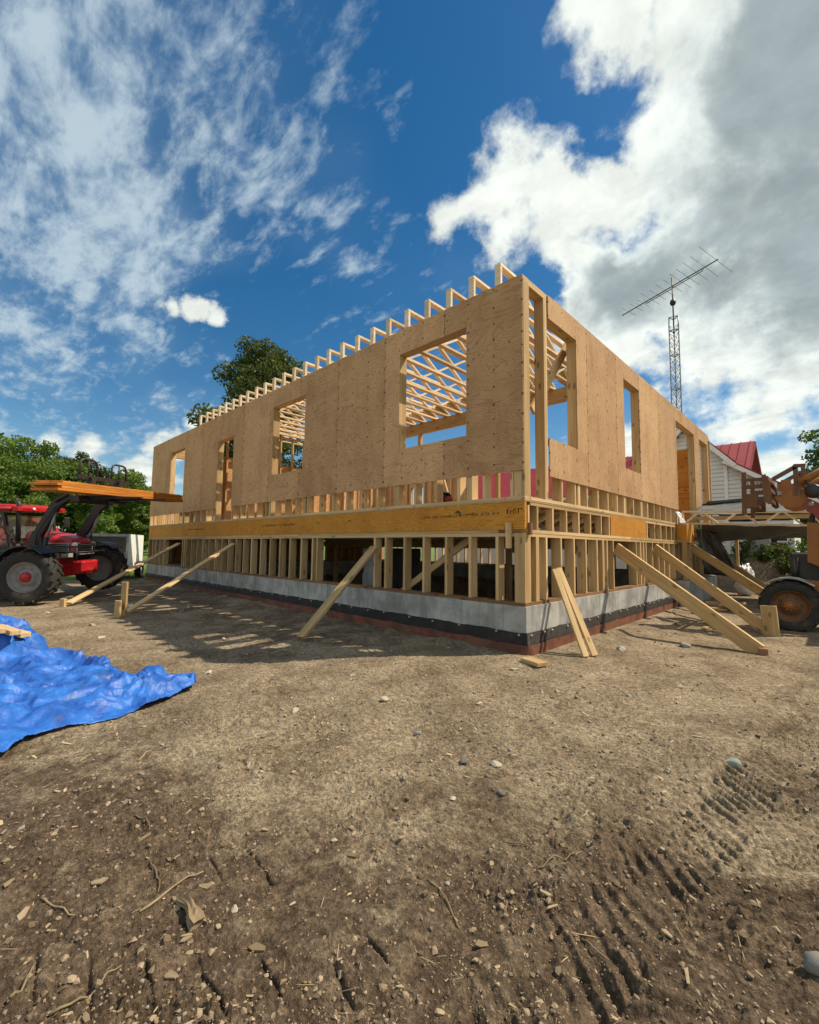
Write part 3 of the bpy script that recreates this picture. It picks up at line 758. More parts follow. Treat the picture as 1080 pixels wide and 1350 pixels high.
# corner post of the right wall: flat 2x6 then an open bay, then the first stud
member('corner_post', (-.022, .078, ZB+.04), (-.022, .078, ZW), .136, .04, 'spruce', H, up=(1, 0, 0))
member('corner_post', (-.09, .03, ZB+.04), (-.09, .03, ZW), .04, .09, 'spruce', H, up=(1, 0, 0))
wall_studs('y', .56, WY, RW, -.07)
wall_studs('y', .2, WY-.2, [(.35, 1.9, 2.7, 4.2)], -LX+.07)
wall_studs('x', -LX+.15, -8.4, [(-12.0, -11.2, 2.6, 4.0)], WY-.07)
for a, b in ((-13.86, -11.2), (-11.198, -8.4)):
    member('top_plate', (a, WY-.07, ZW+.04), (b, WY-.07, ZW+.04), .132, .078, 'spruce', H); member('bottom_plate', (a, WY-.07, ZB+.02), (b, WY-.07, ZB+.02), .132, .04, 'spruce', H)
# sheathing: one panel object per sheet, openings cut out
def holed(a0, a1, z0, z1, holes, t0, t1, axis):
    us = sorted({a0, a1, *[v for h_ in holes for v in h_[:2] if a0 < v < a1]}); zs = sorted({z0, z1, *[v for h_ in holes for v in h_[2:] if z0 < v < z1]})
    solid = lambda i, j: 0 <= i < len(us)-1 and 0 <= j < len(zs)-1 and not any(h_[0] < (us[i]+us[i+1])/2 < h_[1] and h_[2] < (zs[j]+zs[j+1])/2 < h_[3] for h_ in holes)
    m = MB(); P = lambda u_, t, z: (u_, t, z)
    cells = 0
    for i in range(len(us)-1):
        for j in range(len(zs)-1):
            if not solid(i, j): continue
            cells += 1
            a, b, c, d_ = us[i], us[i+1], zs[j], zs[j+1]
            m.add([P(a, t0, c), P(b, t0, c), P(b, t0, d_), P(a, t0, d_)], [(0, 1, 2, 3)]); m.add([P(a, t1, c), P(b, t1, c), P(b, t1, d_), P(a, t1, d_)], [(3, 2, 1, 0)])
            if not solid(i-1, j): m.add([P(a, t0, c), P(a, t1, c), P(a, t1, d_), P(a, t0, d_)], [(3, 2, 1, 0)])
            if not solid(i+1, j): m.add([P(b, t0, c), P(b, t1, c), P(b, t1, d_), P(b, t0, d_)], [(0, 1, 2, 3)])
            if not solid(i, j-1): m.add([P(a, t0, c), P(b, t0, c), P(b, t1, c), P(a, t1, c)], [(3, 2, 1, 0)])
            if not solid(i, j+1): m.add([P(a, t0, d_), P(b, t0, d_), P(b, t1, d_), P(a, t1, d_)], [(0, 1, 2, 3)])
    return m if cells else None
def sheath(axis, edges, z0, z1, holes, t0, t1, name='sheathing_panel', base=None, mat='ply_wall'):
    for a, b in zip(edges[:-1], edges[1:]):
        c = (a+b)/2; lo, hi = min(a, b)+.0034, max(a, b)-.0034
        m = holed(lo-c, hi-c, z0, z1, [(h_[0]-c, h_[1]-c, h_[2], h_[3]) for h_ in holes], t0, t1, axis)
        if not m: continue
        o = m.build(name, mat, H)
        dz_ = random.uniform(-.002, .002)
        if axis == 'x': o.location = (c, base, dz_)
        else: o.location = (base, c, dz_); o.rotation_euler = (0, 0, R(90))
fe = [0.0]
while fe[-1]-1.205 > -LX+.3: fe.append(fe[-1]-1.205)
fe.append(-LX)
sheath('x', fe, 2.11, ZT, FW, -.012, 0.0, base=0.0)
re_ = [.61+1.207*i for i in range(6)]
sheath('y', [re_[0], re_[1], re_[2], re_[3], re_[4], 6.72], 2.11, ZT, RW, -.012, 0.0, base=0.0, mat='ply_upright')
sheath('y', [6.723, 7.9, 9.1, 10.28], 2.11, ZT, RW, -.012, 0.0, base=0.0, mat='ply_upright')
sheath('y', [.0, 1.2, 2.4, 3.6, 4.8, 6.0, 7.2, 8.4, 9.6, WY], 1.8, ZT, [(.35, 1.9, 2.7, 4.2)], 0, .012, base=-LX-.002)
sheath('x', [-LX, -12.8, -11.6, -10.4, -9.2, -8.4], 1.8, ZT, [(-12.0, -11.2, 2.6, 4.0)], 0, .012, base=WY+.002)
# interior partition wall, plywood on its far side
for i in range(13): member('partition_stud', (-9.3, .5+i*.4, ZB+.04), (-9.3, .5+i*.4, ZW), .04, .09, 'spruce', H, up=(1, 0, 0))
member('partition_plate', (-9.3, .3, ZB+.02), (-9.3, 5.5, ZB+.02), .09, .04, 'spruce', H); member('partition_plate', (-9.3, .3, ZW+.02), (-9.3, 5.5, ZW+.02), .09, .04, 'spruce', H)
sheath('y', [.3, 1.5, 2.7, 3.9, 5.1], 1.85, 3.6, [], 0, .012, base=-9.36, name='partition_panel')
# ledge and box of the bump-out on the right wall
for i, y in enumerate((6.62, 7.0)): member('bump_stud', (.14, y, ZC+.02), (.14, y, ZR-.02), .04, .09, 'spruce', H, up=(1, 0, 0))
member('bump_rim', (.004, 6.62, (ZR+ZD)/2), (.196, 6.62, (ZR+ZD)/2), .04, .33, 'lvl', H)
member('bump_rim', (.18, 6.642, (ZR+ZD)/2), (.18, 7.24, (ZR+ZD)/2), .044, .33, 'lvl', H)
member('bump_plate', (.10, 6.60, ZD+.02), (.10, 7.25, ZD+.02), .2, .036, 'spruce', H)
member('bump_plate', (.10, 6.60, ZR-.022), (.10, 7.25, ZR-.022), .2, .036, 'spruce', H)
for i in range(26): member('pony_stud', (-LX+.07, .3+i*.4, ZS), (-LX+.07, .3+i*.4, ZP), .04, .132, 'spruce', H, up=(1, 0, 0))
for a, b in runs(.14, WY-.14, 3):
    member('sill_plate', (-LX+.07, a, (ZC+ZS)/2), (-LX+.07, b, (ZC+ZS)/2), .132, .04, 'treated', H); member('pony_top_plate', (-LX+.07, a, ZP2), (-LX+.07, b, ZP2), .132, .078, 'spruce', H)
sheath('y', [0, 1.2, 2.4, 3.6, 4.8, 6.0, 7.0], ZC+.01, ZD, [], 0, .012, base=-LX-.002, name='pony_panel')
sheath('y', [7.1, 8.3, 9.5, WY], ZC+.01, ZD, [], 0, .012, base=-LX-.002, name='pony_panel')
for a, b in ((-LX, -7.0), (-6.997, -.003)): member('rim_board', (a, WY-.026, (ZR+ZD)/2), (b, WY-.026, (ZR+ZD)/2), .044, ZD-ZR-.003, 'lvl', H)
MB().box((-1.35, 9.2, 1.8), (-.25, 9.212, 3.95)).build('closet_panel', 'fir_orange', H)
for x in (-1.33, -.8, -.27): member('closet_stud', (x, 9.26, ZB+.04), (x, 9.26, ZW), .09, .04, 'spruce', H, up=(1, 0, 0))
# roof trusses on the front wall, bearing on a beam inside
TL = 4.05; ZTR = ZT+.002; TD = .30
def truss_parts():
    ch = MB(); ch.box((-.044, .0, 0), (.044, TL, .036)); ch.box((-.044, .0, TD-.036), (.044, TL, TD))
    chm = ch.mesh('roof_truss', 'truss_wood')
    webs = []
    webs.append(MB().box((-.042, .001, .037), (.042, .04, TD-.037)).mesh('web', 'truss_wood'))
    n = 10; pts = [(.05+(TL-.1)*i/n, (.035, TD-.035)[i % 2]) for i in range(n+1)]
    for i in range(n): webs.append(MB().beam((0, pts[i][0], pts[i][1]), (0, pts[i+1][0], pts[i+1][1]), .034, .07, up=(1, 0, 0)).mesh('web', 'truss_wood'))
    eb = MB().box((-.019, TL-.52, -.0), (.019, TL-.05, TD-.04)).mesh('end_block', 'spruce')
    return chm, webs, eb
chm, webm, ebm = truss_parts()
for i in range(25):
    tr = bpy.data.objects.new('roof_truss', chm); col.objects.link(tr); tr.parent = H; tr.location = (-.36-i*.402, .006+random.uniform(-.012, .012), ZTR); tr.rotation_euler = (0, random.uniform(-.006, .006), random.uniform(-.004, .004))
    for wm in webm:
        o = bpy.data.objects.new('web', wm); col.objects.link(o); o.parent = tr
    o = bpy.data.objects.new('end_block', ebm); col.objects.link(o); o.parent = tr; o.location = (-.066, 0, 0)
for a, b in runs(-10.4, -.15, 3): member('roof_beam', (a, 3.93, 4.34), (b, 3.93, 4.34), .09, .29, 'spruce', H)
for x in (-.4, -2.9, -5.3, -7.7, -10.2): member('roof_post', (x, 3.93, ZB+.002), (x, 3.93, 4.194), .09, .09, 'spruce', H)
member('wall_brace', (-.30, .75, 3.05), (-.30, 1.9, 4.38), .04, .13, 'spruce', H)
member('wall_brace', (-7.2, .6, 1.9), (-8.9, 1.6, 4.3), .04, .09, 'spruce', H)
member('wall_brace', (-4.9, 5.0, 1.8), (-6.3, 6.1, 3.4), .04, .09, 'spruce', H)
# ink stamps on the rim board: faint unreadable mill print
def stamp(x0, x1, z, hgt, seed):
    rr = random.Random(seed); m = MB(); x = x0
    while x < x1:
        wd = hgt*rr.uniform(.35, .75); z0 = z
        for _ in range(rr.choice((2, 3, 3, 4))):
            if rr.random() < .5: 
                xx = x+rr.uniform(0, wd*.7); m.box((xx, -.0015, z0), (xx+hgt*.16, -.0005, z0+hgt*rr.uniform(.6, 1)))
            else:
                zz = z0+rr.choice((0, .42, .84))*hgt; m.box((x, -.0017, zz), (x+wd*.85, -.0004, zz+hgt*.16))
        x += wd*1.2 + (hgt*.8 if rr.random() < .16 else 0)
    return m
YI = .0035
def put_stamp(m): o = m.build('ink_stamp', 'ink', H); o.location = (0, YI+.0002, 0)
put_stamp(stamp(-1.62, -.98, 1.595, .034, 1)); put_stamp(stamp(-.92, -.36, 1.605, .040, 2)); put_stamp(stamp(-.24, -.05, 1.61, .055, 3))
tri = MB(); tri.prism([(-1.03, 1.648), (-.91, 1.648), (-.97, 1.69)], -.0015, -.0004, 1); tri.box((-.955, -.0015, 1.60), (-.925, -.0004, 1.645)); put_stamp(tri)
put_stamp(stamp(-6.2, -4.95, 1.59, .045, 4)); put_stamp(stamp(-4.2, -4.12, 1.6, .03, 5)); put_stamp(stamp(-3.3, -3.18, 1.60, .035, 6)); put_stamp(stamp(-10.5, -9.4, 1.59, .04, 7))
# ------------------------------------------------------------------ braces, stakes, loose boards
def plank(name, p0, p1, a, b, label, cat, up=(0, 0, 1), group=None, mat='brace_wood'):
    return tag(member(name, p0, p1, a, b, mat, None, up, .004), label, cat, group)
plank('wall_brace', (-2.56, -.03, 1.20), (-2.46, -1.36, .02), .04, .16, 'wide plank brace propped against the front wall, foot on bare dirt', 'brace', up=(1, 0, 0))
plank('wall_brace', (-7.52, -.03, 1.22), (-6.30, -2.38, .03), .04, .13, 'long plank brace from the front wall down to a double stake', 'brace', up=(1, .5, 0))
plank('wall_brace', (-11.05, -.03, 1.22), (-8.15, -2.93, .04), .04, .13, 'long plank brace from the far front wall down to a stub stake beside the tractor', 'brace', up=(1, 1, 0))
plank('stake', (-6.05, -2.50, -.25), (-6.05, -2.50, .56), .05, .09, 'tall wooden stake driven beside a short one at a brace foot', 'stake', up=(1, 1, 0))
plank('stake', (-6.02, -2.59, -.25), (-6.02, -2.59, .26), .05, .09, 'short wooden stake nailed to a taller stake at a brace foot', 'stake', up=(1, 1, 0))
plank('stake', (-8.10, -3.02, -.25), (-8.10, -3.02, .14), .07, .09, 'stubby wooden stake at the brace foot near the tractor wheel', 'stake', up=(1, 1, 0))
plank('wall_brace', (.03, 2.78, 1.22), (1.86, 2.06, .03), .04, .19, 'wide plank brace on the sunlit side wall, foot on open dirt', 'brace', up=(0, 0, 1))
plank('wall_brace', (.03, 4.84, 1.24), (1.80, 3.78, .03), .04, .17, 'plank brace on the sunlit side wall ending at an upright wide stake', 'brace', up=(0, 0, 1))
plank('wall_brace', (.24, 6.85, 1.26), (2.0, 5.9, .08), .04, .17, 'plank brace from the bump-out running behind the loader wheel', 'brace', up=(0, 0, 1))
plank('wall_brace', (.26, 8.9, 1.15), (1.75, 8.0, .10), .04, .14, 'far plank brace beyond the bump-out beside the earth bank', 'brace', up=(0, 0, 1))
plank('stake', (1.84, 3.70, -.2), (1.80, 3.70, .42), .19, .045, 'wide upright board stake in front of the loader wheel', 'stake', up=(.2, 1, 0))
plank('stake', (1.90, 2.00, -.2), (1.90, 2.00, .09), .09, .05, 'low dark stake at the foot of a side wall brace', 'stake', up=(0, 1, 0), mat='treated')
plank('leaning_board', (.05, .62, .95), (.51, .40, .01), .066, .036, 'leaning board beside another against the pony wall, wider foot stance', 'board', up=(.63, -.565, .45))
plank('leaning_board', (.05, .73, .96), (.57, .50, .015), .066, .036, 'second leaning board with its foot further out from the pony wall', 'board', up=(.63, -.565, .45))
plank('offcut', (.14, -.26, .035), (.38, -.34, .035), .14, .04, 'short pale lumber offcut lying by the foundation corner', 'offcut')
rr = random.Random(3)
for i in range(12):
    x = .62+rr.uniform(-.32, .45); y = 6.1+rr.uniform(-.75, .8); a = rr.uniform(0, 6.28); L = rr.uniform(.16, .42); zz = .025+(.05 if i > 6 else 0)+.004*i
    dz_ = rr.uniform(-.03, .06) if i > 6 else 0
    plank('offcut', (x-L/2*math.cos(a), y-L/2*math.sin(a), zz), (x+L/2*math.cos(a), y+L/2*math.sin(a), zz+dz_), rr.choice((.09, .14, .19)), .04,
          'lumber offcut tossed on the scrap heap beside the side foundation', 'offcut', group='offcuts in the scrap heap')
for i in range(6):
    x = rr.uniform(.3, 1.5); y = rr.uniform(3.4, 8); a = rr.uniform(0, 6.28); L = rr.uniform(.08, .2)
    plank('offcut', (x-L/2*math.cos(a), y-L/2*math.sin(a), .02), (x+L/2*math.cos(a), y+L/2*math.sin(a), .02), .06, .02, 'thin wood scrap lying on dirt by the side wall', 'offcut', group='wood scraps by the side wall')

# saw left on the floor deck
def saw():
    r_ = empty('circular_saw', (-1.43, .32, ZB+.001), R(60), 'circular saw standing on the floor deck behind the front studs', 'power tool')
    MB().cbox((0, 0, .02), (.28, .13, .006)).build('shoe', 'grey_metal', r_)
    Mx = Matrix.Translation((0, .02, .11))
    MB().lathe([(0, -.03), (.09, -.03), (.098, -.02), (.098, .02), (.09, .03), (0, .03)], 20, Mx).build('blade_guard', 'black_metal', r_)
    MB().lathe([(0, .03), (.075, .035), (.08, .06), (0, .065)], 18, Mx).build('guard_plate', 'plastic_white', r_)
    MB().lathe([(0, -.15), (.035, -.15), (.045, -.14), (.045, -.03), (0, -.03)], 14, Mx).build('motor', 'machine_red', r_)
    MB().tube([(.06, -.02, .16), (.02, -.02, .21), (-.06, -.02, .215), (-.11, -.02, .17), (-.12, -.02, .11)], .017, 8).build('handle', 'black_metal', r_)
    MB().tube([(-.12, -.02, .12), (-.2, .02, .05), (-.3, .1, .012), (-.45, .12, .012)], .005, 6).build('power_cord', 'black_metal', r_)
saw()
# odds and ends seen between the studs
tag(MB().tube([(-3.05, .55, ZB+.01), (-3.05, .5, 2.5)], .03, 8).build('level_tube', 'green_cloth'), 'green tube standing upright on the deck behind front studs', 'tube')
for i, (x, y, L, a) in enumerate(((-4.6, 1.2, 2.4, .3), (-4.2, 1.6, 2.2, -.5), (-5.4, 2.2, 2.0, .9), (-3.9, 2.4, 1.8, 1.9))):
    plank('deck_lumber', (x-L/2*math.cos(a), y-L/2*math.sin(a), ZB+.03+.045*i), (x+L/2*math.cos(a), y+L/2*math.sin(a), ZB+.03+.045*i), .14, .04, 'loose lumber board piled on the floor deck behind the front studs', 'board', group='loose boards on the deck')

# ------------------------------------------------------------------ wheels
def wheel_meshes(rad, wid, rim_r, n_lug, lug_h, rim_mat, hub_mat, name):
    t = MB(); hw = wid/2
    t.lathe([(rim_r, -hw*.82), (rim_r+.05*rad, -hw*.95), (rad*.88, -hw), (rad*.955, -hw*.86), (rad*.965, 0), (rad*.955, hw*.86), (rad*.88, hw), (rim_r+.05*rad, hw*.95), (rim_r, hw*.82)], 44)
    for side in (-1, 1):
        for i in range(n_lug):
            a = 2*math.pi*(i+(.5 if side > 0 else 0))/n_lug
            Mr = Matrix.Rotation(-a, 4, 'Y')
            p0 = Mr @ Vector((rad*.965+lug_h*.3, -side*.02*rad, 0)); 
            a2 = a+side*0+.30
            Mr2 = Matrix.Rotation(-a2, 4, 'Y'); p1 = Mr2 @ Vector((rad*.925+lug_h*.3, side*hw*1.02, 0))
            t.beam(p0, p1, rad*.09, lug_h, up=(Mr @ Vector((1, 0, 0))))
    tm = t.mesh(name+'_tyre', 'tyre')
    rm = MB(); rm.lathe([(rim_r, hw*.84), (rim_r*.97, hw*.86), (rim_r*.93, hw*.6), (rim_r*.80, hw*.42), (rim_r*.55, hw*.36), (rim_r*.5, hw*.55), (rim_r*.34, hw*.58), (0, hw*.58)], 36)
    rm.lathe([(rim_r, -hw*.84), (rim_r*.93, -hw*.6), (rim_r*.8, -hw*.3), (0, -hw*.25)], 36)
    for i in range(8):
        a = 2*math.pi*i/8; M = Matrix.Translation((rim_r*.62*math.cos(a), 0, rim_r*.62*math.sin(a))); rm.lathe([(0, hw*.44), (.014, hw*.44), (.014, hw*.34)], 6, M)
    rmm = rm.mesh(name+'_rim', rim_mat)
    hb = MB(); hb.lathe([(rim_r*.34, hw*.5), (rim_r*.33, hw*.75), (rim_r*.24, hw*.82), (rim_r*.12, hw*.95), (0, hw*.96)], 20)
    for i in range(8):
        a = 2*math.pi*i/8; M = Matrix.Translation((rim_r*.27*math.cos(a), 0, rim_r*.27*math.sin(a))); hb.lathe([(0, hw*.88), (.016, hw*.88), (.016, hw*.7)], 6, M)
    return tm, rmm, hb.mesh(name+'_hub', hub_mat)
def add_wheel(parent, ms, loc, flip=False, rot=0.0, steer=0.0):
    wo_ = bpy.data.objects.new('wheel', ms[0]); col.objects.link(wo_); wo_.parent = parent; wo_.location = loc
    wo_.rotation_euler = Euler((0, rot, steer + (math.pi if flip else 0)), 'XYZ')
    for nm, me in (('rim', ms[1]), ('hub', ms[2])):
        o = bpy.data.objects.new(nm, me); col.objects.link(o); o.parent = wo_
    return wo_

# ------------------------------------------------------------------ red tractor with loader; local x forward, y left
TH = math.atan2(.67, .74)
TR = empty('tractor', (-9.61, -2.72, .045), TH, 'red farm tractor with black front loader holding up a bundle of boards', 'tractor')
TR.rotation_euler = (R(2.8), 0, TH)
def tractor():
    fm_ = wheel_meshes(.525, .36, .30, 18, .042, 'rim_grey', 'red_paint', 'front')
    rm_ = wheel_meshes(.80, .50, .46, 20, .05, 'rim_grey', 'red_paint', 'rear')
    # facing outwards: hub side is local +y
    add_wheel(TR, fm_, (0, -.98, .53), True, .3, R(13)); add_wheel(TR, fm_, (0, .98, .53), False, .1, R(13))
    add_wheel(TR, rm_, (-1.95, -1.0, .80), True, .2); add_wheel(TR, rm_, (-1.95, 1.0, .80), False)
    # front axle and chassis
    m = MB(); m.beam((0, -.75, .52), (0, .75, .52), .16, .16, ch=.02); m.cbox((.05, 0, .62), (.5, .34, .26), ch=.03); m.cbox((-1.2, 0, .66), (2.3, .46, .34), ch=.03); m.build('chassis', 'red_paint', TR)
    m = MB(); m.cbox((.38, 0, .66), (.26, .5, .26), ch=.04); m.build('front_weight_bracket', 'red_paint', TR)
    # bonnet: tapered and rounded
    prof = [(-.72, .34, .98, 1.42), (-.5, .345, .97, 1.42), (-.1, .33, .96, 1.36), (.22, .31, .95, 1.27), (.36, .28, .96, 1.19)]
    v = []; f = []; n = 12
    for (x, hw, zb, zt) in prof:
        for i in range(n+1):
            a = math.pi*i/n; cy = math.cos(a); sy = math.sin(a)
            sx_ = math.copysign(abs(cy)**.45, cy); sz_ = abs(sy)**.4
            v.append((x, hw*sx_, zb+(zt-zb)*sz_))
    for i in range(len(prof)-1):
        for j in range(n): f.append((i*(n+1)+j, i*(n+1)+j+1, (i+1)*(n+1)+j+1, (i+1)*(n+1)+j))
    f.append(tuple(range(n+1))); f.append(tuple((len(prof)-1)*(n+1)+j for j in range(n, -1, -1)))
    MB().add(v, f, True).build('bonnet', 'red_paint', TR)
    for s in (-1, 1):
        m = MB(); m.cbox((-.05, s*.336, 1.06), (.62, .02, .22), ch=.008); g_ = m.build('side_grille', 'grey_metal', TR)
        for k_ in range(5): MB().cbox((-.05, s*.349, .985+k_*.038), (.58, .012, .012)).build('louvre', 'black_metal', g_)
        MB().cbox((.30, s*.21, 1.13), (.16, .16, .10), ch=.03).build('headlight', 'lamp_lens', TR)
    m = MB(); m.cbox((.37, 0, 1.03), (.04, .5, .26), ch=.015); gr = m.build('grille', 'black_metal', TR)
    for k_ in range(5): MB().cbox((.395, 0, .93+k_*.05), (.02, .44, .014)).build('grille_bar', 'grey_metal', gr)
    # guard bars in front of the bonnet
    m = MB()
    for z in (.98, 1.10): m.tube([(.1, -.42, z), (.48, -.40, z), (.50, 0, z), (.48, .40, z), (.1, .42, z)], .014, 6)
    m.tube([(.5, 0, .8), (.5, 0, 1.1)], .014, 6); m.tube([(.48, -.4, .8), (.48, -.4, 1.1)], .014, 6); m.build('brush_guard', 'black_metal', TR)
    # cab
    before = set(TR.children)
    c = MB()
    for s in (-1, 1):
        c.beam((-1.2, s*.56, .95), (-1.36, s*.60, 1.86), .06, .06, up=(1, 0, 0)); c.beam((-2.0, s*.62, .95), (-2.0, s*.62, 1.86), .06, .06, up=(1, 0, 0)); c.beam((-2.75, s*.6, 1.15), (-2.65, s*.58, 1.86), .06, .06, up=(1, 0, 0))
        c.beam((-1.2, s*.58, .98), (-2.75, s*.62, 1.1), .05, .06); c.beam((-1.34, s*.59, 1.83), (-2.66, s*.58, 1.83), .05, .06)
    c.beam((-1.2, -.56, 1.30), (-1.2, .56, 1.30), .05, .05); c.beam((-1.36, -.59, 1.84), (-1.36, .59, 1.84), .05, .05)
    c.cbox((-1.95, 0, .93), (1.55, 1.2, .10)); c.build('cab_frame', 'black_metal', TR)
    r_ = MB(); r_.cbox((-2.0, 0, 1.945), (1.62, 1.34, .10), ch=.04); r_.cbox((-2.0, 0, 2.01), (1.35, 1.1, .07), ch=.03)
    r_.prism([(-1.18, 1.885), (-1.05, 1.90), (-1.06, 1.985), (-1.2, 2.0)], -.6, .6, 1)
    ro = r_.build('cab_roof', 'red_paint', TR)
    for s in (-1, 1):
        MB().cbox((-1.055, s*.40, 1.945), (.03, .22, .055), ch=.01).build('work_light', 'lamp_red', ro)
        MB().lathe([(0, .0), (.03, 0), (.034, -.02), (0, -.03)], 12, Matrix.Translation((-1.03, s*.24, 1.945)) @ Matrix.Rotation(R(-90), 4, 'Z')).build('spot_lamp', 'lamp_lens', ro)
        g = MB(); g.add([(-1.21, s*.60, 1.02), (-1.97, s*.645, 1.08), (-1.97, s*.64, 1.82), (-1.36, s*.62, 1.82)], [(0, 1, 2, 3)]); g.add([(-2.03, s*.645, 1.12), (-2.72, s*.62, 1.2), (-2.64, s*.605, 1.82), (-2.03, s*.64, 1.82)], [(0, 1, 2, 3)]); g.build('side_glass', 'cab_glass', TR)
    g = MB(); g.add([(-1.19, -.53, 1.02), (-1.19, .53, 1.02), (-1.345, .56, 1.81), (-1.345, -.56, 1.81)], [(0, 1, 2, 3)]); g.build('windscreen', 'cab_glass', TR)
    s_ = MB(); s_.cbox((-2.2, 0, 1.12), (.5, .5, .12), ch=.04); s_.cbox((-2.43, 0, 1.4), (.12, .48, .5), ch=.05); s_.build('seat', 'black_metal', TR)
    s_ = MB(); s_.tube([(-1.75+.19*math.cos(a)*.5, .19*math.sin(a), 1.38+.1*math.cos(a)) for a in [k_*math.pi/8 for k_ in range(17)]], .014, 6); s_.tube([(-1.5, 0, .98), (-1.75, 0, 1.38)], .02, 6); s_.build('steering_wheel', 'black_metal', TR)
    for ch in set(TR.children)-before: ch.location.x += .42; ch.location.z -= .06
    # mudguards
    for s in (-1, 1):
        v = []; f = []
        for i in range(11):
            a = R(20+i*14)
            for w_, rr_ in ((-.24, .0), (-.24, .03), (.24, .03), (.24, .0)): v.append((-1.95+(.86+rr_)*math.cos(a), s*1.0+w_, .80+(.86+rr_)*math.sin(a)))
        for i in range(10):
            for j in range(4): f.append((i*4+j, i*4+(j+1) % 4, (i+1)*4+(j+1) % 4, (i+1)*4+j))
        f += [(0, 1, 2, 3), (40, 43, 42, 41)]
        MB().add(v, f).build('rear_fender', 'red_paint', TR)
        v = []; f = []
        for i in range(9):
            a = R(50+i*13)
            for w_, rr_ in ((-.19, .0), (-.19, .02), (.19, .02), (.19, .0)): v.append((.0+(.60+rr_)*math.cos(a), s*.98+w_, .53+(.60+rr_)*math.sin(a)))
        for i in range(8):
            for j in range(4): f.append((i*4+j, i*4+(j+1) % 4, (i+1)*4+(j+1) % 4, (i+1)*4+j))
        f += [(0, 1, 2, 3), (32, 35, 34, 33)]
        MB().add(v, f).build('front_fender', 'black_metal', TR)
        st = MB()
        for z in (.42, .66): st.cbox((-.98, s*.75, z), (.34, .26, .03))
        st.beam((-1.12, s*.75, .40), (-1.12, s*.75, .95), .03, .03); st.beam((-.84, s*.75, .40), (-.84, s*.75, .95), .03, .03); st.build('step', 'black_metal', TR)
        MB().beam((-.80, s*.60, 1.32), (-.80, s*.80, 1.55), .02, .02).build('mirror_arm', 'black_metal', TR)
        MB().cbox((-.80, s*.86, 1.60), (.05, .16, .26), ch=.02).build('mirror', 'black_metal', TR)
    MB().tube([(-.74, -.47, 1.2), (-.74, -.47, 1.98), (-.79, -.47, 2.06)], .045, 10).build('exhaust', 'black_metal', TR)
    before = set(TR.children)
    # loader: towers by the bonnet, arms raised, lift cylinders, cross tube
    for s in (-1, 1):
        y = s*.60
        MB().prism([(-.66, .55), (-.42, .55), (-.36, 1.15), (-.42, 1.42), (-.58, 1.42), (-.68, 1.1)], y-.05, y+.05, 1).build('loader_tower', 'black_metal', TR)
        a = MB()
        a.prism([(-.58, 1.36), (-.42, 1.28), (-.06, 1.90), (.12, 2.03), (.40, 2.05), (.40, 2.17), (.02, 2.16), (-.18, 2.06)], y-.045, y+.045, 1)
        arm = a.build('loader_arm', 'black_metal', TR)
        MB().tube([(-.42, y, .85), (-.30, y, 1.30)], .045, 10).build('cylinder_barrel', 'black_metal', arm); MB().tube([(-.30, y, 1.30), (-.12, y, 1.84)], .025, 8).build('cylinder_rod', 'grey_metal', arm)
        MB().tube([(-.10, y+s*.06, 2.04), (.34, y+s*.06, 2.30)], .035, 8).build('tilt_cylinder', 'black_metal', arm)
        MB().tube([(-.50, y+s*.06, 1.0), (-.42, y+s*.1, 1.4), (-.1, y+s*.07, 1.92), (.2, y+s*.06, 2.08)], .012, 6).build('hose', 'black_metal', arm)
    MB().tube([(.06, -.6, 2.08), (.06, .6, 2.08)], .055, 10).build('cross_tube', 'black_metal', TR)
    cg = MB()
    for s in (-1, 1): cg.cbox((.42, s*.42, 2.32), (.06, .10, .52))
    cg.beam((.43, -.75, 2.12), (.43, .75, 2.12), .07, .09); cg.beam((.43, -.75, 2.55), (.43, .75, 2.55), .06, .09)
    car = cg.build('fork_carriage', 'black_metal', TR)
    for s in (-1, 1):
        yc = s*.46; g = MB()
        g.tube([(.43, yc-.24, 2.55), (.43, yc-.24, 2.82), (.43, yc-.20, 2.90), (.43, yc-.12, 2.93), (.43, yc+.12, 2.93), (.43, yc+.20, 2.90), (.43, yc+.24, 2.82), (.43, yc+.24, 2.55)], .022, 8); g.tube([(.43, yc, 2.55), (.43, yc, 2.93)], .016, 8)
        g.build('load_guard', 'black_metal', car)
        fk = MB(); fk.prism([(.465, 2.10), (1.55, 2.14), (1.55, 2.16), (.52, 2.17), (.52, 2.55), (.465, 2.55)], s*.42-.06, s*.42+.06, 1); fk.build('fork_tine', 'black_metal', car)
    for ch in set(TR.children)-before: ch.location.x += .30
tractor()
# bundle of orange boards lying across the forks, tilted with them
TM = Matrix.Translation((-9.61, -2.72, .045)) @ Euler((R(2.8), 0, TH), 'XYZ').to_matrix().to_4x4()
tup = (TM.to_3x3() @ Vector((0, 0, 1)))
nb_ = 0
for k_, xc in enumerate((.915, 1.19)):
    for j, (L, off) in enumerate(((4.05, .14), (3.95, .17), (4.0, .10), (3.9, .16))):
        p = TM @ Vector((xc, -L/2+off-.02*k_, 2.198+.0465*j)); q_ = TM @ Vector((xc, L/2+off-.02*k_, 2.198+.0465*j))
        plank('engineered_board', p, q_, .26, .0445, ('lowest', 'second', 'third', 'topmost')[j]+(' orange board of the bundle side next to the fork carriage', ' orange board of the bundle side toward the fork tips')[k_], 'board', up=tup, group='orange boards on the forks', mat='fir_orange')

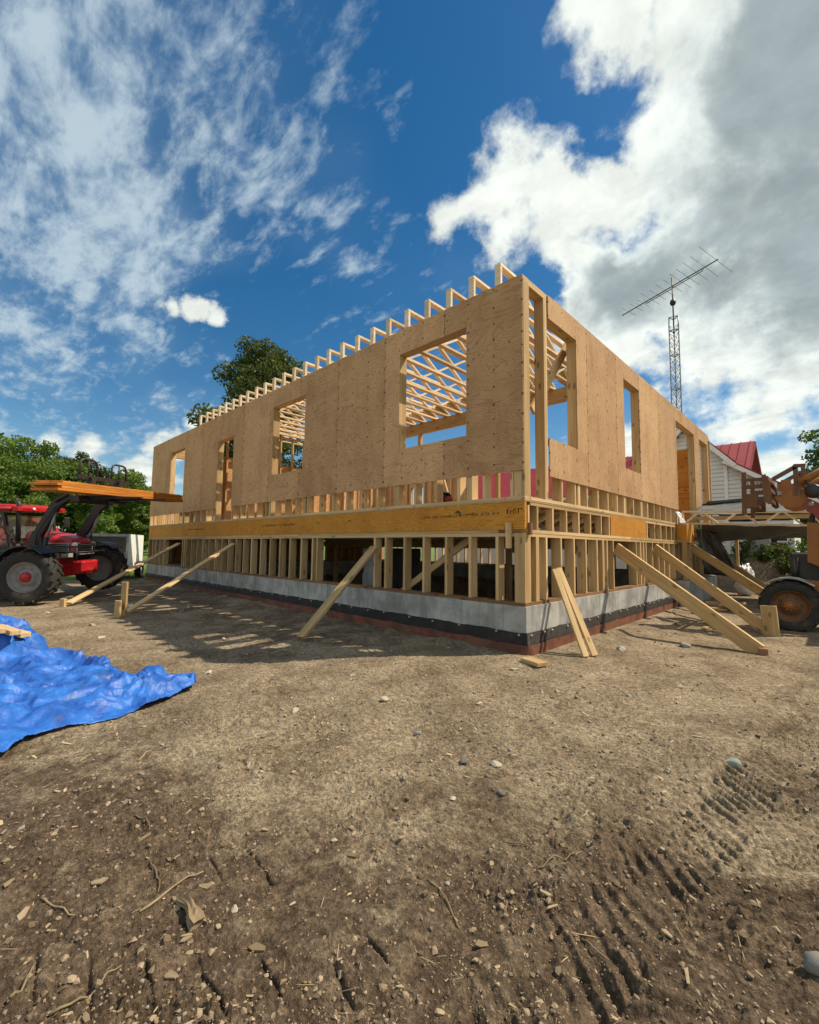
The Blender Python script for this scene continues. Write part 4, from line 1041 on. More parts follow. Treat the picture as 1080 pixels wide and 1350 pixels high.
# ------------------------------------------------------------------ white cargo trailer, rear doors open
def trailer():
    r_ = empty('cargo_trailer', (-14.75, -1.15, 0), R(-26), 'white enclosed cargo trailer with its rear open and dark inside', 'trailer')
    # local x = towards the open rear
    b = MB(); L = 2.2; W_ = 1.5; z0, z1 = .34, 1.52
    b.box((-L, -W_/2, z0), (0, -W_/2+.04, z1)); b.box((-L, W_/2-.04, z0), (0, W_/2, z1)); b.box((-L, -W_/2+.04, z1-.04), (0, W_/2-.04, z1)); b.box((-L, -W_/2+.04, z0), (0, W_/2-.04, z0+.05)); b.box((-L, -W_/2+.04, z0+.05), (-L+.04, W_/2-.04, z1-.04))
    body = b.build('body', 'white_paint', r_)
    fr_ = MB(); fr_.box((.001, -W_/2, z1-.09), (.03, W_/2, z1)); fr_.box((.001, -W_/2, z0), (.03, -W_/2+.06, z1-.09)); fr_.box((.001, W_/2-.06, z0), (.03, W_/2, z1-.09)); fr_.build('rear_frame', 'grey_metal', r_)
    for s in (-1, 1): MB().box((.031, s*(W_/2-.03)-.018, .5), (.045, s*(W_/2-.03)+.018, .62)).build('tail_lamp', 'lamp_red', r_)
    dr = MB(); dr.box((0, 0, z0), (.03, .70, z1-.03)); do_ = dr.build('door', 'white_paint', r_); do_.location = (.032, -W_/2-.002, 0); do_.rotation_euler = (0, 0, R(118))
    for z in (.6, 1.0, 1.4): MB().box((.031, .05, z), (.04, .62, z+.03)).build('hinge_bar', 'black_metal', do_)
    tm = wheel_meshes(.3, .19, .19, 16, .006, 'grey_metal', 'grey_metal', 'trailer')
    add_wheel(r_, tm, (-L*.52, W_/2+.12, .3)); add_wheel(r_, tm, (-L*.52, -W_/2-.12, .3), True)
    MB().beam((-L-1.0, 0, .36), (-L, 0, .36), .08, .08).build('tongue', 'black_metal', r_)
    MB().beam((-L-.7, 0, .02), (-L-.7, 0, .36), .05, .05).build('jack', 'black_metal', r_)
    return r_
trailer()
for i, (dx_, dy_, sx_, sz_) in enumerate(((-.7, .35, .4, .5), (-1.0, -.3, .5, .35))):
    p = Vector((-14.75, -1.15, 0)) + Vector((math.cos(-.454)*dx_-math.sin(-.454)*dy_, math.sin(-.454)*dx_+math.cos(-.454)*dy_, .431+sz_/2))
    tag(MB().cbox((0, 0, 0), (sx_, sx_, sz_), ch=.02).build('tool_chest', 'grey_metal'), ('taller', 'lower')[i]+' grey tool chest standing inside the open trailer', 'chest').location = p

# ------------------------------------------------------------------ blue tarp
def tarp():
    near_e = [(-.1, -5.6), (-.55, -4.75), (-.92, -4.30), (-1.16, -4.02), (-1.13, -3.74), (-1.22, -3.45), (-1.33, -3.24), (-1.50, -3.02), (-1.66, -2.97)]
    far_e = [(-7.2, -7.2), (-6.2, -5.6), (-5.2, -4.15), (-4.3, -3.86), (-3.75, -3.72), (-3.2, -3.5), (-2.55, -3.36), (-2.12, -3.10), (-1.72, -2.96)]
    def ev(path, t):
        k_ = t*(len(path)-1); i = np.minimum(k_.astype(int), len(path)-2); f_ = k_-i; P = np.array(path)
        return P[i]*(1-f_)[:, None]+P[i+1]*f_[:, None]
    na, nb = 260, 220
    S, T = np.meshgrid(np.linspace(0, 1, na), np.linspace(0, 1, nb))
    s = S.ravel(); t = T.ravel()
    a = ev(near_e, s); b = ev(far_e, s)
    p = a*(1-t)[:, None]+b*t[:, None]
    x, y = p[:, 0], p[:, 1]
    ed = np.minimum(np.minimum(t, 1-t)*1.0, (1-s)*1.6)
    x = x+.10*fbm(x*2.2, y*2.2+5, 3)*sstep(0, .1, ed)+.05*fbm(x*5, y*5+2, 2)*(1-sstep(0, .08, ed)); y = y+.08*fbm(x*2.1+9, y*2.1, 3)
    wx = x+.22*fbm(x*1.3+3, y*1.3, 3); wy = y+.22*fbm(x*1.3-8, y*1.3+4, 3)
    r1 = 1-np.abs(perlin(wx*1.5+.3, wy*2.0)*2.0); r2 = 1-np.abs(perlin(wx*3.4+7, wy*2.6-3)*2.0); r3 = 1-np.abs(perlin(wx*7+1, wy*6+2)*2.0)
    r4 = np.abs(perlin(wx*2.6+12, wy*3.2+8)*2.0); r5 = 1-np.abs(perlin(wx*12+1, wy*9+2)*2.0)
    z = .105*np.clip(r1, 0, 1)**1.5+.065*np.clip(r2, 0, 1)**1.2+.05*np.clip(r4, 0, 1)+.034*np.clip(r3, 0, 1)+.019*np.clip(r5, 0, 1)+.05*fbm(x*.9, y*.9, 2)-.065
    pile = .23*sstep(-3.05, -3.75, x+.15*fbm(x*2, y*2, 2))*sstep(-3.72, -4.0, y+.02*x)*sstep(-8.0, -5.2, y)
    z = np.maximum(z, 0)*sstep(0, .12, ed)+.012+.05*np.clip(r2, 0, 1)*(1-sstep(0, .10, ed))*sstep(.3, .9, r1) + pile
    z = z+ground_fields(x, y)*1.0
    z = np.maximum(z, ground_fields(x, y)+.006)
    i = np.arange(nb-1)[:, None]*na; j = np.arange(na-1)[None, :]
    f = np.stack([i+j, i+j+1, i+na+j+1, i+na+j], -1).reshape(-1, 4)
    me = bpy.data.meshes.new('blue_tarp'); me.from_pydata(np.stack([x, y, z], -1).tolist(), [], f.tolist()); me.polygons.foreach_set('use_smooth', [True]*len(f)); me.materials.append(MATS['tarp_blue']); me.update()
    o = bpy.data.objects.new('blue_tarp', me); col.objects.link(o); tag(o, 'crumpled blue plastic tarp spread over the dirt', 'tarp')
    md = o.modifiers.new('thickness', 'SOLIDIFY'); md.thickness = .003
    return x, y, z
tx, ty, tz = tarp()
def tarp_z(x, y): return float(tz[np.argmin((tx-x)**2+(ty-y)**2)])
for i, (x, y, a, L) in enumerate(((-3.62, -4.12, .2, .55), (-3.60, -4.22, .15, .5), (-3.64, -4.02, .25, .36))):
    zz = max(tarp_z(x+.2*k_, y) for k_ in (-1, 0, 1))+.03
    plank('lumber_block', (x-L/2*math.cos(a), y-L/2*math.sin(a), zz), (x+L/2*math.cos(a), y+L/2*math.sin(a), zz), .09, .05, ('long pale lumber block weighing down the blue tarp', 'pale lumber block beside the long one on the blue tarp', 'shortest pale lumber block on the blue tarp')[i], 'lumber')
# ------------------------------------------------------------------ orange loader at the right; local x forward (towards the wall), y towards the camera
MC = empty('wheel_loader', (2.0, 5.0, 0), math.pi, 'rusty orange wheel loader with raised fork attachment parked by the side wall', 'loader')
def loader():
    X = lambda wx: 2.0-wx
    wm = wheel_meshes(.385, .26, .235, 16, .03, 'machine_brown', 'machine_orange', 'loader')
    add_wheel(MC, wm, (0.0, .55, .375), False, .2); add_wheel(MC, wm, (0.0, -.55, .375), True)
    rw = wheel_meshes(.68, .42, .40, 20, .04, 'machine_orange', 'machine_orange', 'loader_rear')
    add_wheel(MC, rw, (-2.1, .72, .67), False); add_wheel(MC, rw, (-2.1, -.72, .67), True)
    m = MB(); m.beam((0, -.42, .40), (0, .42, .40), .14, .16, ch=.02); m.cbox((-1.1, 0, .52), (2.4, .5, .26), ch=.03); m.cbox((-.28, .38, .40), (.34, .10, .34), ch=.02); m.build('chassis', 'machine_orange', MC)
    m = MB(); m.prism([(-.20, .78), (-.62, .74), (-.62, .52), (-.38, .52)], .40, .50, 1); m.build('side_plate', 'machine_orange', MC)
    v = []; f = []
    for i in range(7):
        a = R(48+i*14)
        for w_, r_ in ((.43, .42), (.43, .44), (.68, .44), (.68, .42)): v.append((r_*math.cos(a)*1.0, w_, .375+r_*math.sin(a)))
    for i in range(6):
        for j in range(4): f.append((i*4+j, i*4+(j+1) % 4, (i+1)*4+(j+1) % 4, (i+1)*4+j))
    f += [(0, 1, 2, 3), (24, 27, 26, 25)]
    MB().add(v, f).build('fender', 'grey_metal', MC)
    # engine block, hood and cab
    m = MB(); m.cbox((-.25, 0, .92), (.5, .5, .55), ch=.03); m.tube([(.08, .32, .70), (-.14, .32, .70)], .12, 14); m.tube([(-.06, .30, .75), (-.06, .30, 1.12)], .05, 10); m.build('engine', 'black_metal', MC)
    m = MB(); m.cbox((-.95, 0, 1.02), (1.0, .62, .62), ch=.05); m.build('bonnet', 'machine_orange', MC)
    m = MB()
    for s in (-1, 1):
        m.beam((-1.5, s*.5, 1.0), (-1.5, s*.5, 2.35), .07, .07); m.beam((-2.7, s*.5, 1.0), (-2.7, s*.5, 2.35), .07, .07)
    m.cbox((-2.1, 0, 2.39), (1.4, 1.14, .08), ch=.02); m.build('cab_frame', 'machine_orange', MC)
    m = MB(); m.cbox((-2.2, 0, 1.08), (.5, .5, .14), ch=.04); m.cbox((-2.45, 0, 1.35), (.12, .5, .5), ch=.04); m.build('seat', 'black_metal', MC)
    MB().tube([(-.3, .33, 1.2), (-.3, .33, 1.75), (-.34, .33, 1.82)], .035, 10).build('exhaust', 'black_metal', MC)
    for s in (1, -1):
        y = s*.42
        MB().prism([(-.22, 1.05), (-.42, .95), (-.44, 1.62), (-.24, 1.66)], y-.05, y+.05, 1).build('loader_tower', 'machine_orange', MC)
        a = MB(); a.prism([(-.20, 1.90), (-.30, 1.80), (-.62, 1.28), (-1.35, 1.10), (-1.38, 1.22), (-.72, 1.42), (-.42, 1.92), (-.28, 2.02)], y-.045, y+.045, 1)
        arm = a.build('boom_arm', 'machine_red' if s > 0 else 'machine_orange', MC)
        MB().tube([(-1.0, y, 1.0), (-.62, y, 1.32)], .045, 10).build('cylinder_barrel', 'machine_orange', arm)
        pl = [(.14, 2.08), (.06, 1.94), (-.05, 1.885), (-.18, 1.90), (-.28, 2.0), (-.24, 2.09), (-.12, 2.07)]
        k_ = MB(); k_.prism(pl, y-.03, y+.03, 1); kn = k_.build('knuckle_plate', 'machine_orange', MC)
        MB().tube([(-.30, y-.06, 1.93), (-.30, y+.06, 1.93)], .04, 12).build('pivot_pin', 'grey_metal', kn)
        l_ = MB(); l_.beam((-.14, y, 1.98), (-.14, y, 2.56), .05, .06, up=(1, 0, 0)); l_.beam((-.23, y+.02, 2.20), (-.23, y+.02, 2.54), .05, .05, up=(1, 0, 0)); l_.beam((.14, y, 2.36), (-.16, y, 2.545), .05, .06); l_.beam((-.12, y, 2.55), (-.26, y, 2.54), .06, .05); l_.build('linkage', 'machine_brown', MC)
        h_ = MB(); h_.tube([(-.18, y+.06*s, 2.28), (-.30, y+.06*s, 2.34), (-.5, y+.06*s, 2.48)], .05, 10); h_.tube([(-.5, y+.06*s, 2.48), (-.95, y+.06*s, 2.62)], .035, 10); h_.build('tilt_cylinder', 'machine_orange', MC)
        MB().tube([(-.24, y+.1*s, 2.30), (-.32, y+.13*s, 2.16), (-.42, y+.12*s, 2.05), (-.60, y+.1*s, 1.5), (-.9, y+.08*s, 1.2)], .016, 6).build('hose', 'black_metal', MC)
        b_ = MB(); b_.beam((-.02, y, 2.02), (-.02, y, 2.34), .05, .12, up=(1, 0, 0)); b_.cbox((-.06, y, 2.22), (.30, .03, .10)); b_.build('tilt_bracket', 'machine_orange', MC)
    c = MB()
    for s in (1, -1):
        c.prism([(.20, 1.95), (.15, 1.98), (.17, 2.30), (.22, 2.44), (.27, 2.40), (.25, 2.0)], s*.55-.03, s*.55+.03, 1)
    for z in (2.04, 2.22, 2.38): c.beam((.21, -.52, z), (.21, .52, z), .04, .06)
    att = c.build('carriage', 'machine_brown', MC)
    for s in (1, -1):
        g = MB(); g.beam((.25, s*.5, 2.37), (.54, s*.5, 2.37), .05, .045); g.beam((.25, s*.5, 2.25), (.54, s*.5, 2.25), .05, .06)
        for i in range(6): g.prism([(.27+i*.042, 2.28), (.285+i*.042, 2.31), (.30+i*.042, 2.28)], s*.5-.02, s*.5+.02, 1)
        g.build('grapple_bar', 'machine_brown', att)
        MB().beam((.52, s*.5, 1.80), (.50, s*.5, 2.50), .06, .06, up=(1, 0, 0)).build('fork_tine', 'machine_brown', att)
        MB().cbox((.42, s*.5, 2.02), (.18, .07, .24), ch=.01).build('fork_shoe', 'machine_brown', att)
    MB().beam((.40, -.48, 1.97), (.40, .48, 1.97), .05, .08).build('fork_bar', 'machine_brown', att)
    MB().lathe([(0, .0), (.09, 0), (.11, -.05), (.08, -.14), (0, -.16)], 14, Matrix.Translation((-.34, .58, 2.12))).build('work_lamp', 'black_metal', MC)
loader()

# ------------------------------------------------------------------ old white house with red metal roof
def old_house():
    h_ = empty('old_house', (-7, 17, 0), 0, 'old white clapboard house with red metal roofs behind the new frame', 'house')
    o0 = Vector((-7, 17, 0))
    def P(m, name, mat, parent=h_):
        o = m.build(name, mat, parent); 
        if parent is h_: o.location = -o0
        return o
    # main body
    m = MB(); m.box((-14.3, 14.9, 0), (.0, 19.1, 3.62)); P(m, 'main_wall', 'siding')
    r0 = MB()
    for s in (-1, 1):
        ye, yr = 17+s*2.6, 17.0
        r0.add([(-14.7, ye, 3.55), (.38, ye, 3.55), (.38, yr, 5.50), (-14.7, yr, 5.50), (-14.7, ye, 3.47), (.38, ye, 3.47), (.38, yr, 5.42), (-14.7, yr, 5.42)], [(0, 1, 2, 3), (7, 6, 5, 4), (0, 4, 5, 1), (1, 5, 6, 2), (3, 7, 4, 0)])
    rf = P(r0, 'main_roof', 'roof_red')
    for i in range(50):
        x = -14.6+i*.303
        m = MB(); m.add([(x, 14.39, 3.555), (x+.03, 14.39, 3.555), (x+.03, 17, 5.512), (x, 17, 5.512), (x, 14.39, 3.585), (x+.03, 14.39, 3.585), (x+.03, 17, 5.54), (x, 17, 5.54)], [(0, 1, 5, 4), (4, 5, 6, 7), (0, 4, 7, 3), (1, 2, 6, 5), (2, 3, 7, 6)])
        m.build('roof_rib', 'roof_red', rf)
    m = MB(); m.prism([(14.9, 3.5), (19.1, 3.5), (17, 5.42)], -14.3, .0, 0); P(m, 'main_gable', 'siding')
    for s in (-1, 1): P(MB().beam((.40, 17+s*2.62, 3.44), (.40, 17, 5.42), .04, .14), 'rake_trim', 'dark_red'); P(MB().beam((-14.72, 17+s*2.62, 3.44), (-14.72, 17, 5.42), .04, .14), 'rake_trim', 'trim_white')
    P(MB().box((-14.7, 14.34, 3.36), (.38, 14.38, 3.50)), 'fascia', 'trim_white')
    # front gable wing: walls lapped board by board
    def lap_wall(poly_at, x_lo, x_hi, z0, z1, y, step=.135):
        n = 0; z = z0
        while z < z1-.01:
            a, b = poly_at(z+step*.5); a = max(a, x_lo); b = min(b, x_hi)
            if b-a > .05:
                mm = MB(); mm.add([(a, y-.034, z), (b, y-.034, z), (b, y-.004, z+step), (a, y-.004, z+step), (a, y+.02, z), (b, y+.02, z), (b, y+.02, z+step), (a, y+.02, z+step)], [(0, 1, 2, 3), (0, 4, 5, 1), (0, 3, 7, 4), (1, 5, 6, 2), (3, 2, 6, 7)])
                P(mm, 'clapboard', 'siding'); n += 1
            z += step
    P(MB().box((-2.2, 13.03, .6), (0.0, 14.9, 4.05)), 'wing_wall', 'siding')
    m = MB(); m.prism([(-2.2, 4.05), (0.0, 4.05), (-1.1, 5.40)], 13.03, 17.0, 1); P(m, 'wing_gable', 'siding')
    lap_wall(lambda z: (-2.2, 0.0) if z < 4.2 else (-2.2+(z-4.2)/1.1, 0-(z-4.2)/1.1), -9, 9, .95, 5.3, 13.0)
    sl = [( -1.1, 5.62), (.30, 4.10)]
    for s in (-1, 1):
        xa, za = -1.1, 5.62; xb, zb = -1.1+s*1.42, 4.06
        m = MB(); m.add([(xa, 12.72, za), (xb, 12.72, zb), (xb, 17, zb), (xa, 17, za), (xa, 12.72, za-.05), (xb, 12.72, zb-.05), (xb, 17, zb-.05), (xa, 17, za-.05)], [(0, 1, 2, 3), (7, 6, 5, 4), (0, 4, 5, 1), (1, 5, 6, 2), (3, 7, 4, 0)]); P(m, 'wing_roof', 'roof_red')
        P(MB().beam((xa, 12.73, za-.13), (xb-.03*s, 12.73, zb-.13), .03, .13), 'rake_trim', 'trim_white')
        m = MB(); m.add([(xa, 12.74, za-.19), (xb, 12.74, zb-.19), (xb, 13.0, zb-.19), (xa, 13.0, za-.19)], [(0, 1, 2, 3)]); P(m, 'soffit', 'trim_white')
    # lower lean-to at the right
    P(MB().box((.003, 13.06, .6), (1.62, 16.0, 2.95)), 'lean_to_wall', 'siding')
    lap_wall(lambda z: (.012, 1.62 if z < 2.95 else 1.62-(z-2.95)/.70), -9, 9, .95, 4.05, 13.04)
    m = MB(); m.add([(-.02, 12.75, 4.26), (1.85, 12.75, 2.97), (1.85, 16.2, 2.97), (-.02, 16.2, 4.26), (-.02, 12.75, 4.21), (1.85, 12.75, 2.92), (1.85, 16.2, 2.92), (-.02, 16.2, 4.21)], [(0, 1, 2, 3), (7, 6, 5, 4), (0, 4, 5, 1), (1, 5, 6, 2), (3, 7, 4, 0)]); P(m, 'lean_to_roof', 'roof_red')
    P(MB().beam((-.02, 12.76, 4.13), (1.83, 12.76, 2.84), .03, .13), 'rake_trim', 'trim_white')
    m = MB(); m.prism([(.003, 2.95), (1.62, 2.95), (.003, 4.05)], 13.07, 16.0, 1); P(m, 'lean_to_gable', 'siding')
    P(MB().box((-.05, 12.965, .6), (.05, 13.02, 4.0)), 'corner_trim', 'trim_white')
    # window with frame and bars in the lean-to
    P(MB().box((.95, 12.985, 1.30), (1.45, 13.01, 2.05)), 'window_pane', 'window_dark')
    wf = MB(); wf.box((.88, 12.96, 1.24), (.95, 13.0, 2.11)); wf.box((1.45, 12.96, 1.24), (1.52, 13.0, 2.11)); wf.box((.95, 12.96, 2.05), (1.45, 13.0, 2.11)); wf.box((.95, 12.96, 1.24), (1.45, 13.0, 1.30)); P(wf, 'window_frame', 'trim_white')
    for z in (1.48, 1.66, 1.86): P(MB().box((1.22, 12.97, z), (1.45, 12.984, z+.05)), 'window_bar', 'trim_white')
    P(MB().box((-1.6, 12.97, 1.1), (-.9, 13.0, 2.6)), 'window_pane', 'window_dark')
    P(MB().box((-6.2, 14.86, 1.0), (-5.2, 14.9, 2.4)), 'window_pane', 'window_dark'); P(MB().box((-9.5, 14.86, 1.0), (-8.5, 14.9, 2.4)), 'window_pane', 'window_dark')
old_house()

# ------------------------------------------------------------------ lattice tower with a television antenna
def tower():
    t = empty('antenna_mast', (-2.5, 18.2, 0), R(12), 'tall grey lattice mast carrying a long television antenna', 'mast')
    zt = 12.05; R0 = .22; legs = [Vector((R0*math.cos(a), R0*math.sin(a), 0)) for a in (R(90), R(210), R(330))]
    for l in legs: MB().tube([l, l+Vector((0, 0, zt-.45)), Vector((l.x*.92, l.y*.92, zt))], .024, 6).build('leg', 'galv', t)
    z = 5.6; k_ = 0
    while z < zt-.55:
        for i in range(3):
            a, b = legs[i], legs[(i+1) % 3]; m = MB(); m.tube([a+Vector((0, 0, z)), b+Vector((0, 0, z+.34))], .011, 5, False); m.tube([b+Vector((0, 0, z)), a+Vector((0, 0, z+.34))], .011, 5, False); m.build('lattice_brace', 'galv', t)
        z += .38
    for z in (2.4, 4.0, 5.5, 7.0, 8.6, 10.2, 11.4, 12.03):
        m = MB()
        for i in range(3): m.beam(legs[i]+Vector((0, 0, z)), legs[(i+1) % 3]+Vector((0, 0, z)), .02, .04)
        m.build('ring', 'galv', t)
    MB().tube([(0, 0, zt-.8), (0, 0, zt+1.95)], .028, 8).build('pole', 'black_metal', t)
    MB().lathe([(0, -.13), (.10, -.11), (.13, 0), (.10, .11), (0, .13)], 12, Matrix.Translation((0, 0, zt+.72)) @ Matrix.Rotation(R(90), 4, 'X')).build('rotator', 'black_metal', t)
    # antenna turned across the view
    A = bpy.data.objects.new('antenna', None)
    p0 = Vector((-4.78, 18.3, 13.02)); p1 = Vector((-.55, 17.3, 13.55))
    Tm = Matrix.Translation((-2.5, 18.2, 0)) @ Matrix.Rotation(R(12), 4, 'Z'); Ti = Tm.inverted()
    a, b = Ti @ p0, Ti @ p1
    X = (b-a).normalized(); Y = Vector((0, 0, 1)).cross(X).normalized(); L = (b-a).length
    boom = MB(); boom.beam(a, b, .035, .035); boom.beam(a+X*L*.28-Vector((0, 0, .10)), a+X*L*.86-Vector((0, 0, .10)), .025, .025)
    for s_ in (.28, .42, .57, .72, .86): boom.beam(a+X*L*s_-Vector((0, 0, .1)), a+X*L*s_, .02, .02, up=(1, 0, 0))
    bo = boom.build('antenna_boom', 'black_metal', t)
    for s_, hl in ((.08, .62), (.17, .55), (.21, .28), (.25, .55), (.29, .28), (.33, .85), (.41, .70), (.49, .78), (.57, .86), (.65, .95), (.72, 1.05), (.80, 1.12), (.88, 1.25), (.985, 1.5)):
        c = a+X*L*s_; m = MB(); m.tube([c-Y*hl, c+Y*hl], .009, 5); m.cbox(c, (.05, .05, .05)); m.build('antenna_element', 'galv', bo)
tower()

# ------------------------------------------------------------------ sheeted stack, hanging sheets and the truss laid across
def sheet(name, mat, corners, label, cat, nu=24, nv=16, amp=.04, seed=0, thick=.006, sag=0.0):
    a, b, c, d_ = (np.array(p, float) for p in corners)
    S, T = np.meshgrid(np.linspace(0, 1, nu), np.linspace(0, 1, nv)); s = S.ravel()[:, None]; t = T.ravel()[:, None]
    p = (a*(1-s)+b*s)*(1-t)+(d_*(1-s)+c*s)*t
    n = np.cross(b-a, d_-a); n = n/np.linalg.norm(n)
    dsp = amp*(fbm(s[:, 0]*4+seed, t[:, 0]*3+seed*2, 4)+.6*(1-np.abs(perlin(s[:, 0]*6+seed, t[:, 0]*2)*2)))
    p = p+n[None, :]*dsp[:, None]; p[:, 2] -= sag*(4*s[:, 0]*(1-s[:, 0]))
    f = [(j*nu+i, j*nu+i+1, (j+1)*nu+i+1, (j+1)*nu+i) for j in range(nv-1) for i in range(nu-1)]
    o = MB().add(p.tolist(), f, True).build(name, mat, recalc=False)
    o.modifiers.new('thickness', 'SOLIDIFY').thickness = thick
    return tag(o, label, cat) if label else o
cv = empty('canopy_sheet', (1.4, 9.0, 0), 0, 'grey and black sheet roofed over the gap between frame and old house', 'tarp')
for o_, loc in ((sheet('front_sheet', 'tarp_grey', [(.02, 7.7, 2.02), (3.2, 7.6, 2.0), (3.2, 8.7, 2.48), (.10, 8.7, 2.34)], None, None, 40, 20, .03, 1), 0),
                (sheet('back_sheet', 'tarp_black', [(.10, 8.69, 2.37), (3.2, 8.69, 2.53), (3.2, 10.6, 2.05), (.4, 10.6, 2.0)], None, None, 30, 14, .03, 2), 0),
                (sheet('edge_roll', 'tarp_black', [(.20, 8.62, 2.37), (3.2, 8.62, 2.46), (3.2, 8.66, 2.58), (.25, 8.66, 2.44)], None, None, 40, 6, .02, 3), 0)):
    o_.parent = cv; o_.location = (-1.4, -9.0, 0)
for x, y, zt in ((3.1, 7.65, 1.95), (3.1, 10.5, 2.0), (.55, 10.5, 1.96), (3.1, 8.7, 2.44)): 
    o = member('canopy_post', (x-1.4, y-9.0, ground_z(x, y)-.1), (x-1.4, y-9.0, zt), .07, .07, 'spruce', cv)
o = member('canopy_rafter', (.15-1.4, 7.75-9.0, 1.96), (3.15-1.4, 7.68-9.0, 1.93), .05, .09, 'spruce', cv)
def laid_truss():
    t = empty('laid_truss', (1.35, 7.0, 0), 0, 'single open web truss laid across from the bump-out above the dark gap', 'truss')
    a, b = Vector((-1.30, -.02, 1.812)), Vector((1.45, .25, 1.70)); n = 8; dzv = Vector((0, 0, .27))
    member('chord', a, b, .088, .038, 'truss_wood', t); member('chord', a+dzv, b+dzv+Vector((-.15, 0, 0)), .088, .038, 'truss_wood', t)
    for i in range(n):
        p = a.lerp(b, i/n); q_ = a.lerp(b, (i+1)/n)
        member('web', p+(dzv if i % 2 else Vector((0, 0, 0)))+Vector((.02, 0, 0)), q_+(Vector((0, 0, 0)) if i % 2 else dzv)-Vector((.02, 0, 0)), .036, .07, 'truss_wood', t, up=(0, 1, 0))
    member('web', a, a+dzv, .036, .07, 'truss_wood', t, up=(0, 1, 0))
    member('strut', (.90, .12, 1.90), (1.2, .12, 1.42), .036, .07, 'truss_wood', t, up=(0, 1, 0))
laid_truss()
plank('prop_post', (2.72, 7.22, -.1), (2.72, 7.22, 1.675), .09, .09, 'timber post propping the outer end of the laid truss', 'post', up=(0, 1, 0))
sheet('hanging_sheet', 'tarp_grey', [(.30, 7.16, 1.775), (2.6, 7.35, 1.66), (2.6, 7.75, 1.50), (.30, 7.9, 1.40)], 'grey sheet sagging under the laid truss', 'tarp', 30, 12, .05, 5)
sheet('curtain_sheet', 'tarp_black', [(.24, 7.27, 1.70), (.62, 7.42, 1.60), (.95, 7.75, .62), (.34, 7.45, .66)], 'black plastic sheet hanging down beside the bump-out', 'tarp', 18, 20, .08, 7)
tag(MB().tube([(.36, 7.12, 1.80), (.37, 7.13, 1.4), (.43, 7.2, 1.0), (.50, 7.3, .66)], .008, 6).build('rope', 'green_cloth'), 'thin green rope hanging from the laid truss', 'rope')
def bag(name, c, s, mat, label, cat, seed):
    v = []; f = []; nu, nv = 20, 14; c = Vector(c)
    for j in range(nv+1):
        th = math.pi*j/nv
        for i in range(nu):
            ph = 2*math.pi*i/nu; d_ = Vector((math.sin(th)*math.cos(ph), math.sin(th)*math.sin(ph), math.cos(th)))
            k_ = 1+.55*float(fbm(np.array([d_.x*3+seed]), np.array([d_.y*3+d_.z*2.7+seed]), 4, .6)[0])
            v.append((d_.x*s[0]*k_, d_.y*s[1]*k_, max(-s[2]*.9, d_.z*s[2]*k_)+s[2]*.9))
    for j in range(nv):
        for i in range(nu): f.append((j*nu+i, j*nu+(i+1) % nu, (j+1)*nu+(i+1) % nu, (j+1)*nu+i))
    o = MB().add(v, f, True).build(name, mat, None, False); o.location = c
    return tag(o, label, cat)
bag('plastic_bag', (.72, 10.35, ground_z(.72, 10.35)), (.20, .18, .42), 'plastic_white', 'tall crumpled translucent white bag standing by the earth bank', 'bag', 2)
def flap():
    o = sheet('paper_flap', 'plastic_white', [(.02, 6.60, 2.06), (.05, 6.74, 2.06), (.16, 6.76, 1.80), (.10, 6.58, 1.80)], 'white wrap scrap taped at the wall corner above the bump-out', 'wrap', 8, 10, .03, 9, .003)
flap()
def cabinet():
    z = ground_z(.85, 12.45)
    c = empty('utility_box', (.85, 12.5, z), 0, 'pale grey utility box on the bank before the old house', 'box')
    MB().cbox((0, 0, .30), (.52, .3, .46), ch=.02).build('case', 'grey_metal', c)
    MB().cbox((0, 0, .035), (.56, .34, .07)).build('base', 'concrete', c)
    for x in (-.12, .12): MB().tube([(x, 0, .53), (x, 0, .70)], .035, 10).build('vent', 'black_metal', c)
    z2 = ground_z(1.25, 12.5)
    d_ = empty('storage_box', (1.28, 12.5, z2), 0, 'reddish brown wooden box beside the grey utility box', 'box')
    MB().cbox((0, 0, .22), (.22, .26, .44), ch=.01).build('case', 'treated', d_); MB().cbox((0, 0, .455), (.26, .3, .03)).build('lid', 'treated', d_)
cabinet()
for i, (x, y, a) in enumerate(((.95, 11.15, -.5), (1.25, 11.2, -.1))):
    z = ground_z(x, y)+.22
    plank('bank_board', (x-.22, y+.1*i, z+.09), (x+.2, y-.05, z-.03), .1, .03, ('steeper', 'flatter')[i]+' pale board resting on the weedy earth bank', 'board')

sheet('plastic_sheet', 'plastic_white', [(-5.7, 2.3, 1.16), (-4.8, 2.0, 1.16), (-4.8, 2.05, -1.2), (-5.7, 2.35, -1.2)], 'white plastic sheet hanging in the dark basement behind the pony wall', 'sheet', 24, 30, .10, 11, .004)
sheet('grey_sheet', 'tarp_grey', [(-8.2, 5.4, 1.16), (-6.6, 5.35, 1.16), (-6.6, 5.4, -1.2), (-8.2, 5.45, -1.2)], 'grey sheet hanging deeper in the basement behind the pony wall', 'sheet', 24, 24, .08, 13, .004)
